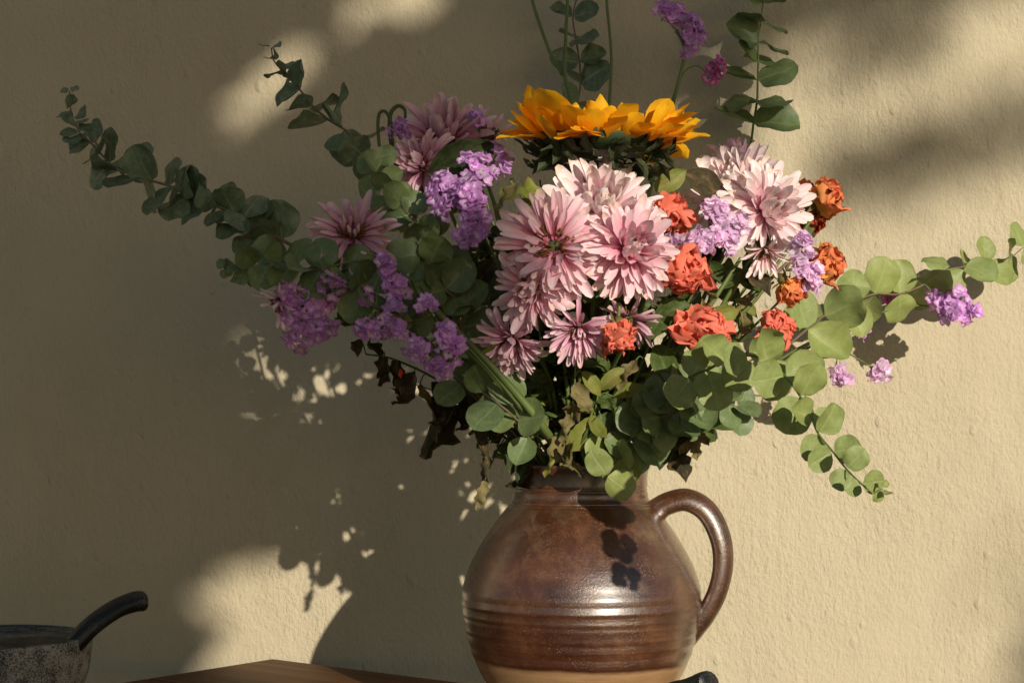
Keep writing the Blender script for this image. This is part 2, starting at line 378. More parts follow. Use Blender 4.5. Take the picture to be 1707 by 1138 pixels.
prof_rose = lambda v: max(0.12, (0.30 + 0.70 * sstep(0, 0.55, v)) * math.sqrt(max(0, 1 - v ** 7)))
def prof_lobe(v):
    return max(0.03, math.sin(math.pi * min(1, max(0, v)) ** 0.72) ** 0.8 * (0.60 + 0.40 * abs(math.cos(v * 10.2))) * 1.05)
prof_oval = lambda v: max(0.02, math.sin(math.pi * v ** 0.9) ** 0.85)

# ------------------------------------------------------------------ setting: wall, ground, table
WALL_Y = 2.06
TOP = 0.0
def structure(name, me):
    o = bpy.data.objects.new(name, me); col.objects.link(o); o['kind'] = 'structure'; return o
GZ = -0.75
structure('wall', mesh_from('wall', [(-3.2, WALL_Y, GZ), (3.2, WALL_Y, GZ), (3.2, WALL_Y, 2.2), (-3.2, WALL_Y, 2.2),
    (-3.2, WALL_Y + .2, GZ), (3.2, WALL_Y + .2, GZ), (3.2, WALL_Y + .2, 2.2), (-3.2, WALL_Y + .2, 2.2)],
    [(0, 1, 2, 3), (5, 4, 7, 6), (3, 2, 6, 7), (1, 5, 6, 2), (4, 0, 3, 7)], M['wall'], sm=False))
structure('ground', mesh_from('ground', [(-14, -16, GZ), (14, -16, GZ), (14, WALL_Y + 0.3, GZ), (-14, WALL_Y + 0.3, GZ)], [(0, 1, 2, 3)], M['ground'], sm=False))

def bevel_box(name, sx, sy, sz, mat, bev=0.004):
    bm = bmesh.new(); bmesh.ops.create_cube(bm, size=1.0)
    bmesh.ops.scale(bm, vec=(sx, sy, sz), verts=bm.verts)
    bmesh.ops.bevel(bm, geom=bm.edges[:], offset=bev, segments=2, affect='EDGES', profile=0.6)
    me = bpy.data.meshes.new(name); bm.to_mesh(me); bm.free(); me.materials.append(mat); return me
# far corner of the table nearly touches the wall
corner = Vector(((455 - W_PX / 2) * 2.048 / F_PX, 2.048, 0))
e1 = Vector((0.262, -0.201, 0)).normalized()        # edge that runs to the right
e2 = Vector((-e1.y, e1.x, 0)) * -1                  # edge that runs to the left and forward
LEN1, LEN2 = 1.3, 0.75
# the long side is e2's partner: make the table deep enough for jug and mortar
LEN1, LEN2 = 0.80, 1.25
tctr = corner + e1 * LEN1 / 2 + e2 * LEN2 / 2
tab = empty('wooden_table', (tctr.x, tctr.y, GZ), 'brown oiled wood table top under the jug, one corner near the plaster wall', 'table')
rotz = math.atan2(e1.y, e1.x)
NPL = 6; pw = LEN2 / NPL
ang2 = math.atan2(e2.y, e2.x)
for k in range(NPL):                                 # boards run along e1
    c = corner + e1 * LEN1 / 2 + e2 * (pw * (k + 0.5))
    child('plank', bevel_box('plank', LEN1, pw - 0.0012, 0.028, M['wood'], 0.0022), tab, Matrix.Translation((c.x, c.y, TOP - 0.014)) @ Matrix.Rotation(rotz, 4, 'Z'))
legme = bevel_box('leg', 0.06, 0.06, -GZ - 0.03, M['wood'])
for a in (0.07, 0.93):
    for b in (0.05, 0.95):
        c = corner + e1 * LEN1 * a + e2 * LEN2 * b
        child('leg', legme, tab, Matrix.Translation((c.x, c.y, (GZ - 0.03) / 2 + 0.0)) @ Matrix.Rotation(rotz, 4, 'Z'))

# ------------------------------------------------------------------ jug
JD = 1.56; JX = (969 - W_PX / 2) * JD / F_PX; S = JD / F_PX
JZ = lambda py: CAMZ - (py - HOR) * S
jug = empty('stoneware_jug', (JX, JD, 0), 'round brown glazed stoneware jug with one loop handle holding the bouquet', 'jug')
key = [(100, 0.0), (106, 1 * S), (112, 1200), (134, 1170), (156, 1138), (165, 1125), (181, 1090), (194.5, 1041), (199.5, 992), (189.5, 950), (171, 912), (143, 869), (124, 845), (113.5, 832), (111, 822), (110, 800), (111, 786), (114, 780), (114.5, 775), (112, 771.5)]
prof = []
kp = [Vector((r * S, (JZ(y) if y > 1 else y), 0)) for r, y in key]
kp[0].y = 0.0005; kp[1].y = 0.004
cv = [kp[0]] + catmull(kp[1:], 9)
for p in cv:
    z = p.y; py = HOR + (CAMZ - z) / S; r = p.x
    if 940 < py < 1115: r += (0.00036 + 0.00020 * math.sin(py * .083 + .6)) * math.sin((py - 940) / 17.5 * 2 * math.pi + 1.9 * math.sin(py * 0.061)) * sstep(935, 1000, py) * (1 - sstep(1095, 1115, py))
    for g in (812, 818, 838, 842): r -= 0.0010 * math.exp(-((py - g) / 1.6) ** 2)
    prof.append((r, z))
inner = [(105 * S, JZ(773)), (103 * S, JZ(800)), (104 * S, JZ(840)), (160 * S, JZ(915)), (188 * S, JZ(1000)), (150 * S, JZ(1120)), (95 * S, JZ(1195))]
# finer rings: resample the outside
fine = []
for i in range(len(prof) - 1):
    for k in range(3):
        t = k / 3; fine.append((prof[i][0] * (1 - t) + prof[i + 1][0] * t, prof[i][1] * (1 - t) + prof[i + 1][1] * t))
fine.append(prof[-1])
child('body', lathe('jug_body', fine + inner, M['glaze'], 128), jug, Matrix.Translation((JX, JD, 0)))
hp = [(1082, 868), (1092, 852), (1112, 838), (1145, 832), (1178, 852), (1199, 895), (1203, 940), (1193, 985), (1174, 1022), (1157, 1044), (1140, 1062)]
hv = []
for x, y in hp:
    dx = (x - 969) * S; a = math.radians(-8)
    hv.append(Vector((dx * math.cos(a), dx * math.sin(a), JZ(y))))
hr = lambda t: (15.5 + 5.5 * (1 - sstep(0, 0.18, t)) - 2.0 * sstep(0.3, 0.7, t) + 2.0 * sstep(0.85, 1.0, t)) * S
hm = tube('jug_handle', hv, hr, M['glaze'], 18, 8, 1.35)
child('handle', hm, jug, Matrix.Translation((JX, JD, 0)))

# ------------------------------------------------------------------ mortars, pestles, plate
def mortar(loc, label, h=0.088, r=0.100):
    t = empty('stone_mortar', loc, label, 'mortar')
    mw = Matrix.Translation(loc)
    out = [(r * 0.55, 0.001), (r * 0.62, 0.004), (r * 0.80, h * 0.2), (r * 0.94, h * 0.5), (r * 0.99, h * 0.8), (r, h * 0.97), (r * 0.985, h * 1.0)]
    c = catmull([Vector((a, b, 0)) for a, b in out], 5)
    child('bowl', lathe('bowl', [(p.x, p.y) for p in c], M['granite_out'], 72), t, mw)
    inn = [(r * 0.984, h * 1.001), (r * 0.93, h * 1.005), (r * 0.90, h * 0.96), (r * 0.84, h * 0.6), (r * 0.6, h * 0.3), (r * 0.1, h * 0.2)]
    c = catmull([Vector((a, b, 0)) for a, b in inn], 5)
    child('hollow', lathe('hollow', [(p.x, p.y) for p in c], M['granite_in'], 72), t, mw)
    return t
def pestle(pts, rad, label):
    base = pts[0]
    t = empty('stone_pestle', base, label, 'pestle')
    child('handle', tube('handle', pts, rad, M['granite_pol'], 16, 8, 0.85), t)
    return t
MD = 1.55; MXY = P(-19, 1073, MD)
mloc = Vector((MXY.x, MD, 0.006))
plate = bpy.data.objects.new('dark_saucer', lathe('saucer', [(0.06, 0.0), (0.085, 0.001), (0.103, 0.012), (0.1115, 0.026), (0.113, 0.0275), (0.1115, 0.028), (0.101, 0.015), (0.085, 0.0055), (0.02, 0.005)], M['granite_pol'], 72))
col.objects.link(plate); plate.location = (MXY.x, MD, 0.0008)
plate['label'] = 'dark stone saucer with low rim under the speckled mortar'; plate['category'] = 'saucer'
mortar(mloc, 'speckled grey granite mortar with rough pale outside on the dark saucer')
pr = lambda t: 0.0108 + 0.004 * (1 - sstep(0, 0.25, t)) + 0.0012 * sstep(0.6, 0.9, t) - 0.0115 * max(0, (t - 0.955) / 0.045) ** 2
pestle([P(50, 1135, 1.53), P(105, 1092, 1.53), P(150, 1045, 1.54), P(190, 1016, 1.56), P(222, 1003, 1.575), P(240, 1001, 1.585)], pr, 'curved black stone pestle leaning out of the speckled mortar over the saucer')
m2 = P(1085, 1200, 1.22)
mortar(Vector((m2.x, 1.22, 0.0008)), 'small granite mortar in front of the jug holding the other black pestle', 0.075, 0.062)
pestle([P(1068, 1215, 1.22), P(1110, 1163, 1.215), P(1148, 1150, 1.21), P(1172, 1141, 1.205), P(1184, 1140, 1.20)], pr, 'black stone pestle tip poking up in front of the base of the jug')

# ------------------------------------------------------------------ bouquet helpers
MOUTH = P(970, 782, JD)
CAMV = Vector((0, -1, 0))
def to_mouth(pts):
    """pts: Vectors from the tip towards the jug; adds the mouth and a point inside"""
    d = pts[-1] - MOUTH; d.z = 0
    if d.length > 1e-6: d = d.normalized() * min(0.050, d.length * 0.45)
    m = MOUTH + d + Vector((R.uniform(-.004, .004), R.uniform(-.004, .004), 0.004))
    ins = MOUTH + d * -0.5 + Vector((0, 0, -0.10))
    return pts + [m, ins]
def to_mouth_front(pts):
    return to_mouth(pts)
def sample(c, t):
    f = t * (len(c) - 1); i = min(int(f), len(c) - 2); return c[i].lerp(c[i + 1], f - i), (c[i + 1] - c[i]).normalized()

EU = {}
for key_ in ('euca', 'eucalit', 'eucashade'):
    EU[key_] = [blade('eucalyptus_leaf', prof_euca, w, M[key_], 6, 9, cup=cu, bend=be, fold=fo, wave=wa * 1.6, crumple=0.022, seed=i * 7)
        for i, (w, cu, be, fo, wa) in enumerate([(1.05, .12, .15, .05, .05), (0.98, -.10, -.25, .10, .08), (0.9, .22, .3, .12, .05), (1.1, .05, -.1, .02, .12), (0.86, -.2, .12, .18, .1), (1.0, .3, -.35, .1, .06), (1.02, -.35, .5, .05, .1), (.94, .4, .6, .2, .12), (1.08, -.15, -.6, .15, .1)])]
LOBE = {k: [blade('lobed_leaf', prof_lobe, w, M[k], 6, 16, cup=cu, bend=be, fold=fo, wave=.35, crumple=cr, seed=90 + i, twist=tw)
        for i, (w, cu, be, fo, cr, tw) in enumerate([(.62, .1, -.9, .2, .10, .4), (.55, -.3, -.5, .4, .12, -.6), (.7, .2, .7, .3, .10, .2), (.5, .6, -1.3, .5, .14, .9), (.45, .9, .8, .7, .16, -1.2)])]
        for k in ('green', 'yelgreen', 'khaki', 'driedark')}
OVAL = {k: [blade('oval_leaf', prof_oval, w, M[k], 5, 10, cup=cu, bend=be, fold=fo, wave=.15, crumple=.05, seed=140 + i)
        for i, (w, cu, be, fo) in enumerate([(.5, .1, -.5, .2), (.42, -.3, .5, .3), (.56, .2, -.9, .15)])]
        for k in ('green', 'yelgreen', 'khaki', 'driedark', 'bract')}

def eucalyptus(label, nodes, rest, mat='euca', face=(0, -1, 0.1), facing=0.8, along=0.7, stemr=0.0016, seed=1, group='eucalyptus branches', inside=True, lk=1.0, dense=False, stemmat='twig'):
    """nodes: (px, py, D, leaf radius px) from the tip; rest: further stem points (px, py, D)"""
    rr = random.Random(seed); face = Vector(face).normalized()
    if dense:
        nn = []
        for A, B in zip(nodes, nodes[1:]):
            nn.append(A)
            if A[3] > 12: nn.append(tuple((x + y) / 2 for x, y in zip(A, B)))
        nodes = nn + [nodes[-1]]
    pts = [P(a, b, d) for a, b, d, r in nodes]
    full = pts + [P(*q) for q in rest]
    if inside: full = to_mouth(full)
    t = empty('eucalyptus_branch', full[-1], label, 'eucalyptus', group)
    child('stem', tube('stem', full, lambda s: stemr * (0.45 + 0.8 * s), M[stemmat], 6, 5), t)
    for i, (a, b, d, r) in enumerate(nodes):
        p = pts[i]; q = full[i + 1]; o = full[max(0, i - 1)]
        tan = (o - q).normalized()                        # towards the tip
        rm = r * d / F_PX
        side = tan.cross(face); side = side.normalized() if side.length > .05 else tan.orthogonal().normalized()
        up = side.cross(tan).normalized()                 # towards the viewer, square to the stem
        phi = (math.pi / 2 if i % 2 else 0.0) + rr.uniform(-.45, .45)
        for s in ((1, -1) if r > 3 else (1,)):
            out = (side * math.cos(phi) + up * math.sin(phi)) * s
            dirv = (out + tan * rr.uniform(0.25, 0.75) * along + Vector((rr.uniform(-.25, .25), rr.uniform(-.25, .25), rr.uniform(-.25, .25)))).normalized()
            nrm = tan * along * 0.8 + face * facing + Vector((rr.uniform(-.5, .5), rr.uniform(-.5, .5), rr.uniform(-.5, .5))) * 0.75
            if abs(dirv.dot(face)) > 0.75: dirv = (dirv - face * dirv.dot(face) * 0.5).normalized()
            L = 2 * rm * lk * rr.uniform(0.86, 1.1)
            child('leaf', rr.choice(EU[mat]), t, frame(p + dirv * 0.0012, dirv, nrm, L, L, L))
    return t

def fill_leaves(t, c, n, kinds, lo, hi, size, rr, bank=None, lit=0.5):
    for k in range(n):
        p, tan = sample(c, rr.uniform(lo, hi))
        d = Vector((rr.uniform(-1, 1), rr.uniform(-1.0, .5), rr.uniform(-.7, .7)))
        d = (d - tan * d.dot(tan) * 0.6).normalized()
        nrm = Vector((rr.uniform(-.6, .6), -0.7, rr.uniform(0, .9)))
        L = size * rr.uniform(0.6, 1.25)
        kd = rr.choice(kinds)
        child('leaf', rr.choice((bank or LOBE)[kd]), t, frame(p, d, nrm, L, L, L))

# ---------------- chrysanthemums
MUM = {}
for k in ('pink', 'palepink', 'mauve'):
    MUM[k] = {'in': [blade('petal', prof_mum, w, M[k], 4, 7, cup=cu, bend=be, wave=.08, crumple=.025, seed=200 + i, twist=tw) for i, (w, cu, be, tw) in enumerate([(.31, .8, .75, .1), (.28, 1.0, .95, -.2), (.34, .7, .55, .2), (.30, 1.1, 1.1, 0)])],
              'out': [blade('petal', prof_mum, w, M[k], 4, 7, cup=cu, bend=be, wave=.10, crumple=.03, seed=220 + i, twist=tw) for i, (w, cu, be, tw) in enumerate([(.255, .5, .25, .2), (.22, .8, -.15, -.3), (.275, .35, .4, .1), (.23, .9, -.35, .4), (.20, 1.2, .15, -.5), (.26, -.2, -.3, .15)])]}
def mum_centre(r):
    vs = []; fs = []; rr = random.Random(3)
    for k in range(46):                                     # curled filaments
        a = rr.uniform(0, 2 * math.pi); q = r * math.sqrt(rr.random()); b = Vector((q * math.cos(a), q * math.sin(a), 0))
        h = r * rr.uniform(0.6, 1.3); d = Vector((math.cos(a) * .5 + rr.uniform(-.3, .3), math.sin(a) * .5 + rr.uniform(-.3, .3), 1)).normalized()
        w = r * 0.09; i0 = len(vs)
        for s in range(3):
            c = b + d * h * s / 2 + Vector((rr.uniform(-.1, .1), rr.uniform(-.1, .1), 0)) * r * s
            for m in range(3): vs.append(c + Vector((math.cos(m * 2.09), math.sin(m * 2.09), 0)) * w * (1.2 if s == 2 else .8))
        for s in range(2):
            for m in range(3):
                m2_ = (m + 1) % 3; fs.append((i0 + s * 3 + m, i0 + s * 3 + m2_, i0 + s * 3 + 3 + m2_, i0 + s * 3 + 3 + m))
        fs.append((i0 + 6, i0 + 7, i0 + 8))
    return mesh_from('centre', vs, fs, M['centre'])
CEN = mum_centre(1.0)
CAL = lathe('calyx', [(0.05, -0.9), (0.35, -0.75), (0.8, -0.35), (1.0, 0.0), (0.9, 0.12), (0.1, 0.16)], M['stemdark'], 14)
def mum(label, px, py, D, r, face, style='dome', mat='pink', droop=0.0, rest=(), seed=1, nleaf=4, group='pink chrysanthemums', petals=None):
    rr = random.Random(seed * 13 + 5)
    a = Vector(face).normalized(); u = a.orthogonal().normalized(); w = a.cross(u)
    rm = r * D / F_PX; c0 = P(px, py, D) - a * rm * (0.30 if style == 'dome' else 0.12)
    path = [c0 - a * rm * 0.15, c0 - a * rm * 0.55 + Vector((0, 0.01, -0.006))] + [P(*q) for q in rest]
    if not rest:
        mid = (c0 - a * rm * 0.8).lerp(MOUTH, 0.45) + Vector((0, 0.015, 0.012)); path.append(mid)
    path = to_mouth(path)
    t = empty('chrysanthemum', path[-1], label, 'chrysanthemum', group)
    child('stem', tube('stem', path, lambda s: 0.0017 + 0.0009 * s, M['stem'], 7, 6), t)
    core = rm * (0.17 if style == 'dome' else 0.20)
    child('calyx', CAL, t, frame(c0, u, a, core * 1.15, core * 1.15, core * 1.15))
    if style == 'dome': layers = [(30, -24, .98, 'out'), (31, -8, 1.0, 'out'), (29, 8, .98, 'out'), (26, 23, .92, 'out'), (22, 38, .84, 'in'), (16, 53, .72, 'in'), (10, 67, .58, 'in')]
    elif style == 'open': layers = [(30, -24, .98, 'out'), (31, -8, 1.0, 'out'), (29, 8, .98, 'out'), (26, 23, .92, 'out'), (18, 37, .72, 'out')]
    elif style == 'loose': layers = [(23, -14, 1.0, 'out'), (23, 6, 1.0, 'out'), (20, 25, .92, 'out'), (15, 44, .75, 'in'), (10, 62, .6, 'in')]
    elif style == 'daisy': layers = [(22, -12, 1.0, 'out'), (22, 6, .98, 'out'), (19, 22, .85, 'out'), (12, 40, .5, 'in')]
    else: layers = [(petals or 16, -5, 1.0, 'out'), (10, 20, .85, 'out')]
    gr = Vector((0, 0, -droop))
    for n, e, ln, kind in layers:
        ph0 = rr.random() * 6.28
        for k in range(n):
            if rr.random() < (0.04 if style == 'dome' else 0.08): continue
            ph = ph0 + 2 * math.pi * (k + rr.uniform(-.32, .32)) / n
            el = math.radians(e + rr.uniform(-9, 9))
            rad = u * math.cos(ph) + w * math.sin(ph)
            d = (rad * math.cos(el) + a * math.sin(el) + gr * rr.uniform(.7, 1.3)).normalized()
            z = (a * math.cos(el) - rad * math.sin(el)) + Vector((rr.uniform(-.25, .25), rr.uniform(-.25, .25), rr.uniform(-.25, .25)))
            o = c0 + rad * core * 0.75 * math.cos(el) + a * core * 0.5 * math.sin(max(0, el))
            L = rm * ln * rr.uniform(.80, 1.16) - core * 0.5
            child('petal', rr.choice(MUM[mat][kind]), t, frame(o, d, z, L * rr.uniform(.7, 1.0) * (.85 if style in ('daisy', 'few') else 1.0), L, L))
    cs = core * (0.75 if style == 'dome' else 1.3 if style == 'open' else 1.15)
    child('centre', CEN, t, frame(c0 + a * core * 0.12, u, a, cs, cs, cs))
    cc = catmull(path, 6)
    fill_leaves(t, cc, nleaf, ['green', 'green', 'driedark', 'yelgreen'], .25, .62, 0.042, rr)
    return t

# ---------------- roses
RO = {k: [blade('petal', prof_rose, w, M[k], 9, 11, cup=cu, bend=be, wave=.2, crumple=cr, seed=300 + i * 3, dens=1.7, twist=tw) for i, (w, cu, be, cr, tw) in enumerate([(1.15, .55, 1.35, .12, .2), (1.0, .7, 1.6, .14, -.3), (1.2, .45, 1.1, .13, .3), (1.05, .6, .75, .17, -.4), (.8, .9, 1.8, .15, .4), (1.05, .5, 1.7, .18, -.2), (.9, .3, .5, .22, .6)])] for k in ('rose', 'roseyel', 'rosered')}
HIP = lathe('hip', [(0.04, -1.3), (0.16, -1.2), (0.30, -0.85), (0.34, -0.5), (0.26, -0.28), (0.05, -0.25)], M['hip'], 12)
def rose(label, px, py, D, r, face, mat='rose', rest=(), seed=1, openness=0.0, outer=5):
    rr = random.Random(seed * 31 + 2)
    a = Vector(face).normalized(); u = a.orthogonal().normalized(); w = a.cross(u)
    rm = 1.12 * r * D / F_PX; c0 = P(px, py, D) - a * rm * 0.85
    path = [c0 - a * rm * 0.3, c0 - a * rm * 1.1] + [P(*q) for q in rest]
    if not rest: path.append((c0 - a * rm).lerp(MOUTH, 0.5) + Vector((0, 0.02, 0.015)))
    path = to_mouth(path)
    t = empty('rose', path[-1], label, 'rose', 'dried roses')
    child('stem', tube('stem', path, lambda s: 0.0014 + 0.0007 * s, M['twig'] if seed % 2 else M['stem'], 6, 6), t)
    child('hip', HIP, t, frame(c0 + a * rm * .2, u, a, rm * .8, rm * .8, rm * .55))
    for k in range(5):
        ph = k * 1.2566 + rr.uniform(-.3, .3); rad = u * math.cos(ph) + w * math.sin(ph)
        d = (rad - a * rr.uniform(-.5, .9)).normalized(); L = rm * rr.uniform(.6, .95)
        child('sepal', rr.choice(OVAL['khaki']), t, frame(c0, d, a, L * .45, L, L))
    ph0 = rr.random() * 6.28
    for n, e, ln, v in ((outer, 36, 1.22, (0, 2, 3, 5, 6)), (6, 48, 1.30, (0, 1, 2, 3, 5)), (6, 58, 1.26, (0, 1, 2, 3)), (5, 68, 1.18, (1, 4, 5, 3)), (4, 79, 1.08, (1, 4, 3))):
        ph0 += 0.7
        for k in range(n):
            ph = ph0 + 2 * math.pi * (k + rr.uniform(-.25, .25)) / n
            el = math.radians(e - openness * 16 + rr.uniform(-8, 8))
            rad = u * math.cos(ph) + w * math.sin(ph)
            d = rad * math.cos(el) + a * math.sin(el); z = a * math.cos(el) - rad * math.sin(el)
            L = rm * ln * rr.uniform(.85, 1.12)
            child('petal', RO[mat][rr.choice(v)], t, frame(c0 + rad * rm * .05, d, z + Vector((rr.uniform(-.2, .2), rr.uniform(-.2, .2), rr.uniform(-.2, .2))), L * rr.uniform(.75, 1.1), L, L))
    cc = catmull(path, 6)
    fill_leaves(t, cc, 2, ['driedark', 'green'], .3, .6, 0.034, rr, OVAL)
    return t

# ---------------- statice
def floret(mat, seed):
    rr = random.Random(seed); vs = []; fs = []; uv = []; n = 15
    rings = ((.13, 0), (.26, .40), (.62, .80), (.92, .94), (1.06, .90))
    tilt = [rr.uniform(-.28, .28) for _ in range(5)]
    for j, (r, z) in enumerate(rings):
        f = j / 4
        for k in range(n):
            a = 2 * math.pi * k / n; lobe = 0.5 - 0.5 * math.cos(5 * a)
            q = r * (1 + f * (0.30 * lobe - 0.22) + rr.uniform(-.07, .07) * f)
            vs.append((q * math.cos(a), q * math.sin(a), z + f * (tilt[(k * 5) // n] * .9 + .22 * lobe - .1) + rr.uniform(-.07, .07) * f)); uv.append((k / n, f))
    for j in range(4):
        for k in range(n):
            k2 = (k + 1) % n; fs.append((j * n + k, j * n + k2, (j + 1) * n + k2, (j + 1) * n + k))
    return mesh_from('floret', vs, fs, mat, uv)
FL = {k: [floret(M[k], 400 + i) for i in range(6)] for k in ('statice', 'staticepink', 'magenta')}
def statice(label, blobs, stem, mat='statice', seed=1, down=0.0, size=11.5, inside=True, stemr=0.0012, stemmat='stem', extra=()):
    """blobs: (px, py, D, radius px, florets, anchor (px, py)); stem: points (px, py, D) from the tip to the jug"""
    rr = random.Random(seed * 17 + 3)
    path = [P(*q) for q in stem]
    if inside: path = to_mouth(path)
    t = empty('statice_sprig', path[-1], label, 'statice', 'statice sprigs')
    child('stem', tube('stem', path, lambda s: stemr * (.7 + .8 * s), M[stemmat], 6, 6), t)
    vs = []; fs = []
    for (px, py, D, r, n, anc) in blobs:
        c = P(px, py, D); rm = r * D / F_PX; an = P(anc[0], anc[1], D + 0.003)
        near = min(catmull(path, 6), key=lambda q: (q - an).length)
        segs = [(near, an, .0008)]
        ax = (c - an); ax = ax.normalized() if ax.length > 1e-6 else Vector((0, -1, 0))
        for k in range(max(4, int(n * .8))):
            while True:
                v = Vector((rr.uniform(-1, 1), rr.uniform(-1, 1), rr.uniform(-1, 1)))
                if 0.35 < v.length < 1.0: break
            if v.y > 0.3: v.y = -v.y
            p = c + Vector((v.x * rm, v.y * rm * .7, v.z * rm))
            f = (v * 0.8 + ax * 0.7 + Vector((0, -.45, 0)) + Vector((rr.uniform(-.4, .4), rr.uniform(-.4, .4), rr.uniform(-.4, .4)))).normalized()
            L = size * D / F_PX * rr.uniform(.75, 1.2)
            base = p - f * L * 0.7
            child('floret', rr.choice(FL[mat]), t, frame(base, f.orthogonal(), f, L, L, L * 1.15))
            segs.append((an.lerp(c, rr.uniform(0, .3)), base - f * L * 0.35, .00045)); segs.append((base - f * L * .6, base + f * L * .12, .0010))
        for A, B, rad in segs:
            i0 = len(vs); tt = (B - A)
            if tt.length < 1e-6: continue
            tt.normalize(); s1 = tt.orthogonal().normalized(); s2 = tt.cross(s1)
            for q in (A, B):
                for m in range(4): vs.append(q + (s1 * math.cos(m * 1.571) + s2 * math.sin(m * 1.571)) * rad)
            for m in range(4):
                m2_ = (m + 1) % 4; fs.append((i0 + m, i0 + m2_, i0 + 4 + m2_, i0 + 4 + m))
    child('twigs', mesh_from('twigs', vs, fs, M['stem']), t)
    for e in extra: child('branch', tube('branch', [P(*q) for q in e], stemr * .8, M[stemmat], 6, 6), t)
    return t

# ---------------- leafy stems
def leafy(label, stem, leaves, mat='stem', seed=1, name='leafy_stem', cat='foliage', inside=True, rad=0.0014, auto=None, group='loose leafy stems'):
    """leaves: (base px, py, D, tip px, py, D, bank, kind, width factor)"""
    rr = random.Random(seed * 7 + 1)
    path = [P(*q) for q in stem]
    if inside: path = to_mouth(path)
    t = empty(name, path[-1], label, cat, group)
    child('stem', tube('stem', path, lambda s: rad * (.6 + .8 * s), M[mat], 6, 6), t)
    for (bx, by, bd, tx, ty, td, bank, kind, wf) in leaves:
        b = P(bx, by, bd); tp = P(tx, ty, td); d = tp - b; L = d.length
        nrm = Vector((rr.uniform(-.5, .5), -1, rr.uniform(-.1, .6)))
        bk = {'L': LOBE, 'O': OVAL, 'E': EU}[bank]
        child('leaf', rr.choice(bk[kind]), t, frame(b, d, nrm, L * wf, L, L))
        near = min(catmull(path, 6), key=lambda q: (q - b).length)
        if (near - b).length > .004: child('leaf_stalk', tube('leaf_stalk', [near, near.lerp(b, .5) + Vector((0, 0, .003)), b], .0007, M[mat], 5, 4), t)
    if auto:
        n, kinds, lo, hi, size = auto; fill_leaves(t, catmull(path, 6), n, kinds, lo, hi, size, rr)
    return t
# ================================================================== the bouquet
# ---- eucalyptus
eucalyptus('longest eucalyptus branch, small dark grey green leaves, arching far out left over bare wall',
    [(116,152,1.50,7),(117,178,1.50,12),(122,198,1.50,13),(132,220,1.50,14),(151,238,1.50,17),(183,272,1.50,25),(226,294,1.50,28),(283,310,1.50,27),(313,326,1.50,24),(345,338,1.50,25),(378,350,1.50,22),(406,366,1.50,24),(436,384,1.50,25),(470,400,1.50,27)],
    [(520,430,1.50),(640,520,1.50),(780,650,1.51)], 'eucashade', face=(-.15,-1,.25), facing=1.1, seed=3, lk=1.15, dense=True)
eucalyptus('short eucalyptus branch with round green leaves beside the drooping lilac statice at the left',
    [(374,447,1.47,9),(394,442,1.47,17),(424,444,1.47,25),(470,436,1.46,29),(508,448,1.45,30),(560,452,1.45,31),(600,478,1.45,33),(640,500,1.45,34),(690,545,1.46,32)],
    [(760,620,1.48)], 'euca', face=(.1,-1,.1), facing=1.3, along=.3, seed=9, dense=True, lk=.95)
eucalyptus('eucalyptus branch rising to upper left, crossing a patch of sunlight on the wall',
    [(452,80,1.66,9),(456,100,1.66,11),(468,116,1.66,14),(484,133,1.66,16),(500,150,1.65,21),(522,178,1.64,24),(548,200,1.63,33),(574,216,1.62,27),(594,240,1.60,25),(608,262,1.59,24)],
    [(640,300,1.56),(700,420,1.53),(800,620,1.52)], 'eucashade', face=(.1,-1,.1), facing=.55, along=.8, seed=14, lk=1.15)
eucalyptus('eucalyptus branch of large round leaves running down beside the mauve chrysanthemum and purple statice',
    [(626,266,1.52,18),(634,304,1.51,23),(655,330,1.50,22),(682,358,1.49,27),(708,382,1.49,24),(702,424,1.48,33),(730,455,1.48,31),(742,482,1.47,33),(772,508,1.48,28),(770,545,1.48,31),(790,590,1.48,32)],
    [(850,680,1.50)], 'euca', face=(.05,-1,.12), facing=1.3, along=.25, seed=22, dense=True, lk=.92)
eucalyptus('upright eucalyptus branch close to the wall above the pale pink chrysanthemums, leaves in level pairs',
    [(1276,-60,1.97,24),(1274,-25,1.97,27),(1272,6,1.97,28),(1268,38,1.97,29),(1264,72,1.97,29),(1264,104,1.97,28),(1263,134,1.97,30),(1262,168,1.97,33),(1256,206,1.97,33)],
    [(1250,250,1.95),(1230,330,1.85),(1120,560,1.68)], 'euca', face=(.0,-.8,.6), facing=.9, along=.4, seed=31, lk=1.12, stemmat='stem')
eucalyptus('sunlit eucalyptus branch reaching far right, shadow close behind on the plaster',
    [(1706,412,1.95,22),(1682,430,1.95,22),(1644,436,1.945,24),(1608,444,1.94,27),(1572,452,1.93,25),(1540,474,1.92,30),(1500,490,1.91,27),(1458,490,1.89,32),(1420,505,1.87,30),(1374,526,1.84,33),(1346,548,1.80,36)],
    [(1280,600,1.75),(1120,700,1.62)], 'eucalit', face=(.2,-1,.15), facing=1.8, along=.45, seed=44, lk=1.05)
eucalyptus('light green eucalyptus branch arching forward and drooping right, its leaf shadow on the jug',
    [(1472,814,1.10,9),(1456,820,1.10,13),(1436,806,1.11,19),(1410,780,1.125,22),(1388,752,1.15,26),(1364,722,1.16,30),(1352,694,1.18,32),(1334,660,1.20,36),(1308,626,1.22,38),(1280,602,1.25,38),(1246,592,1.28,37),(1210,600,1.31,37),(1180,616,1.34,38),(1150,630,1.37,39)],
    [(1090,690,1.44),(1030,745,1.50)], 'eucalit', face=(.25,-1,.25), facing=1.2, along=.55, seed=52, lk=.92, stemr=.0012, stemmat='stem')
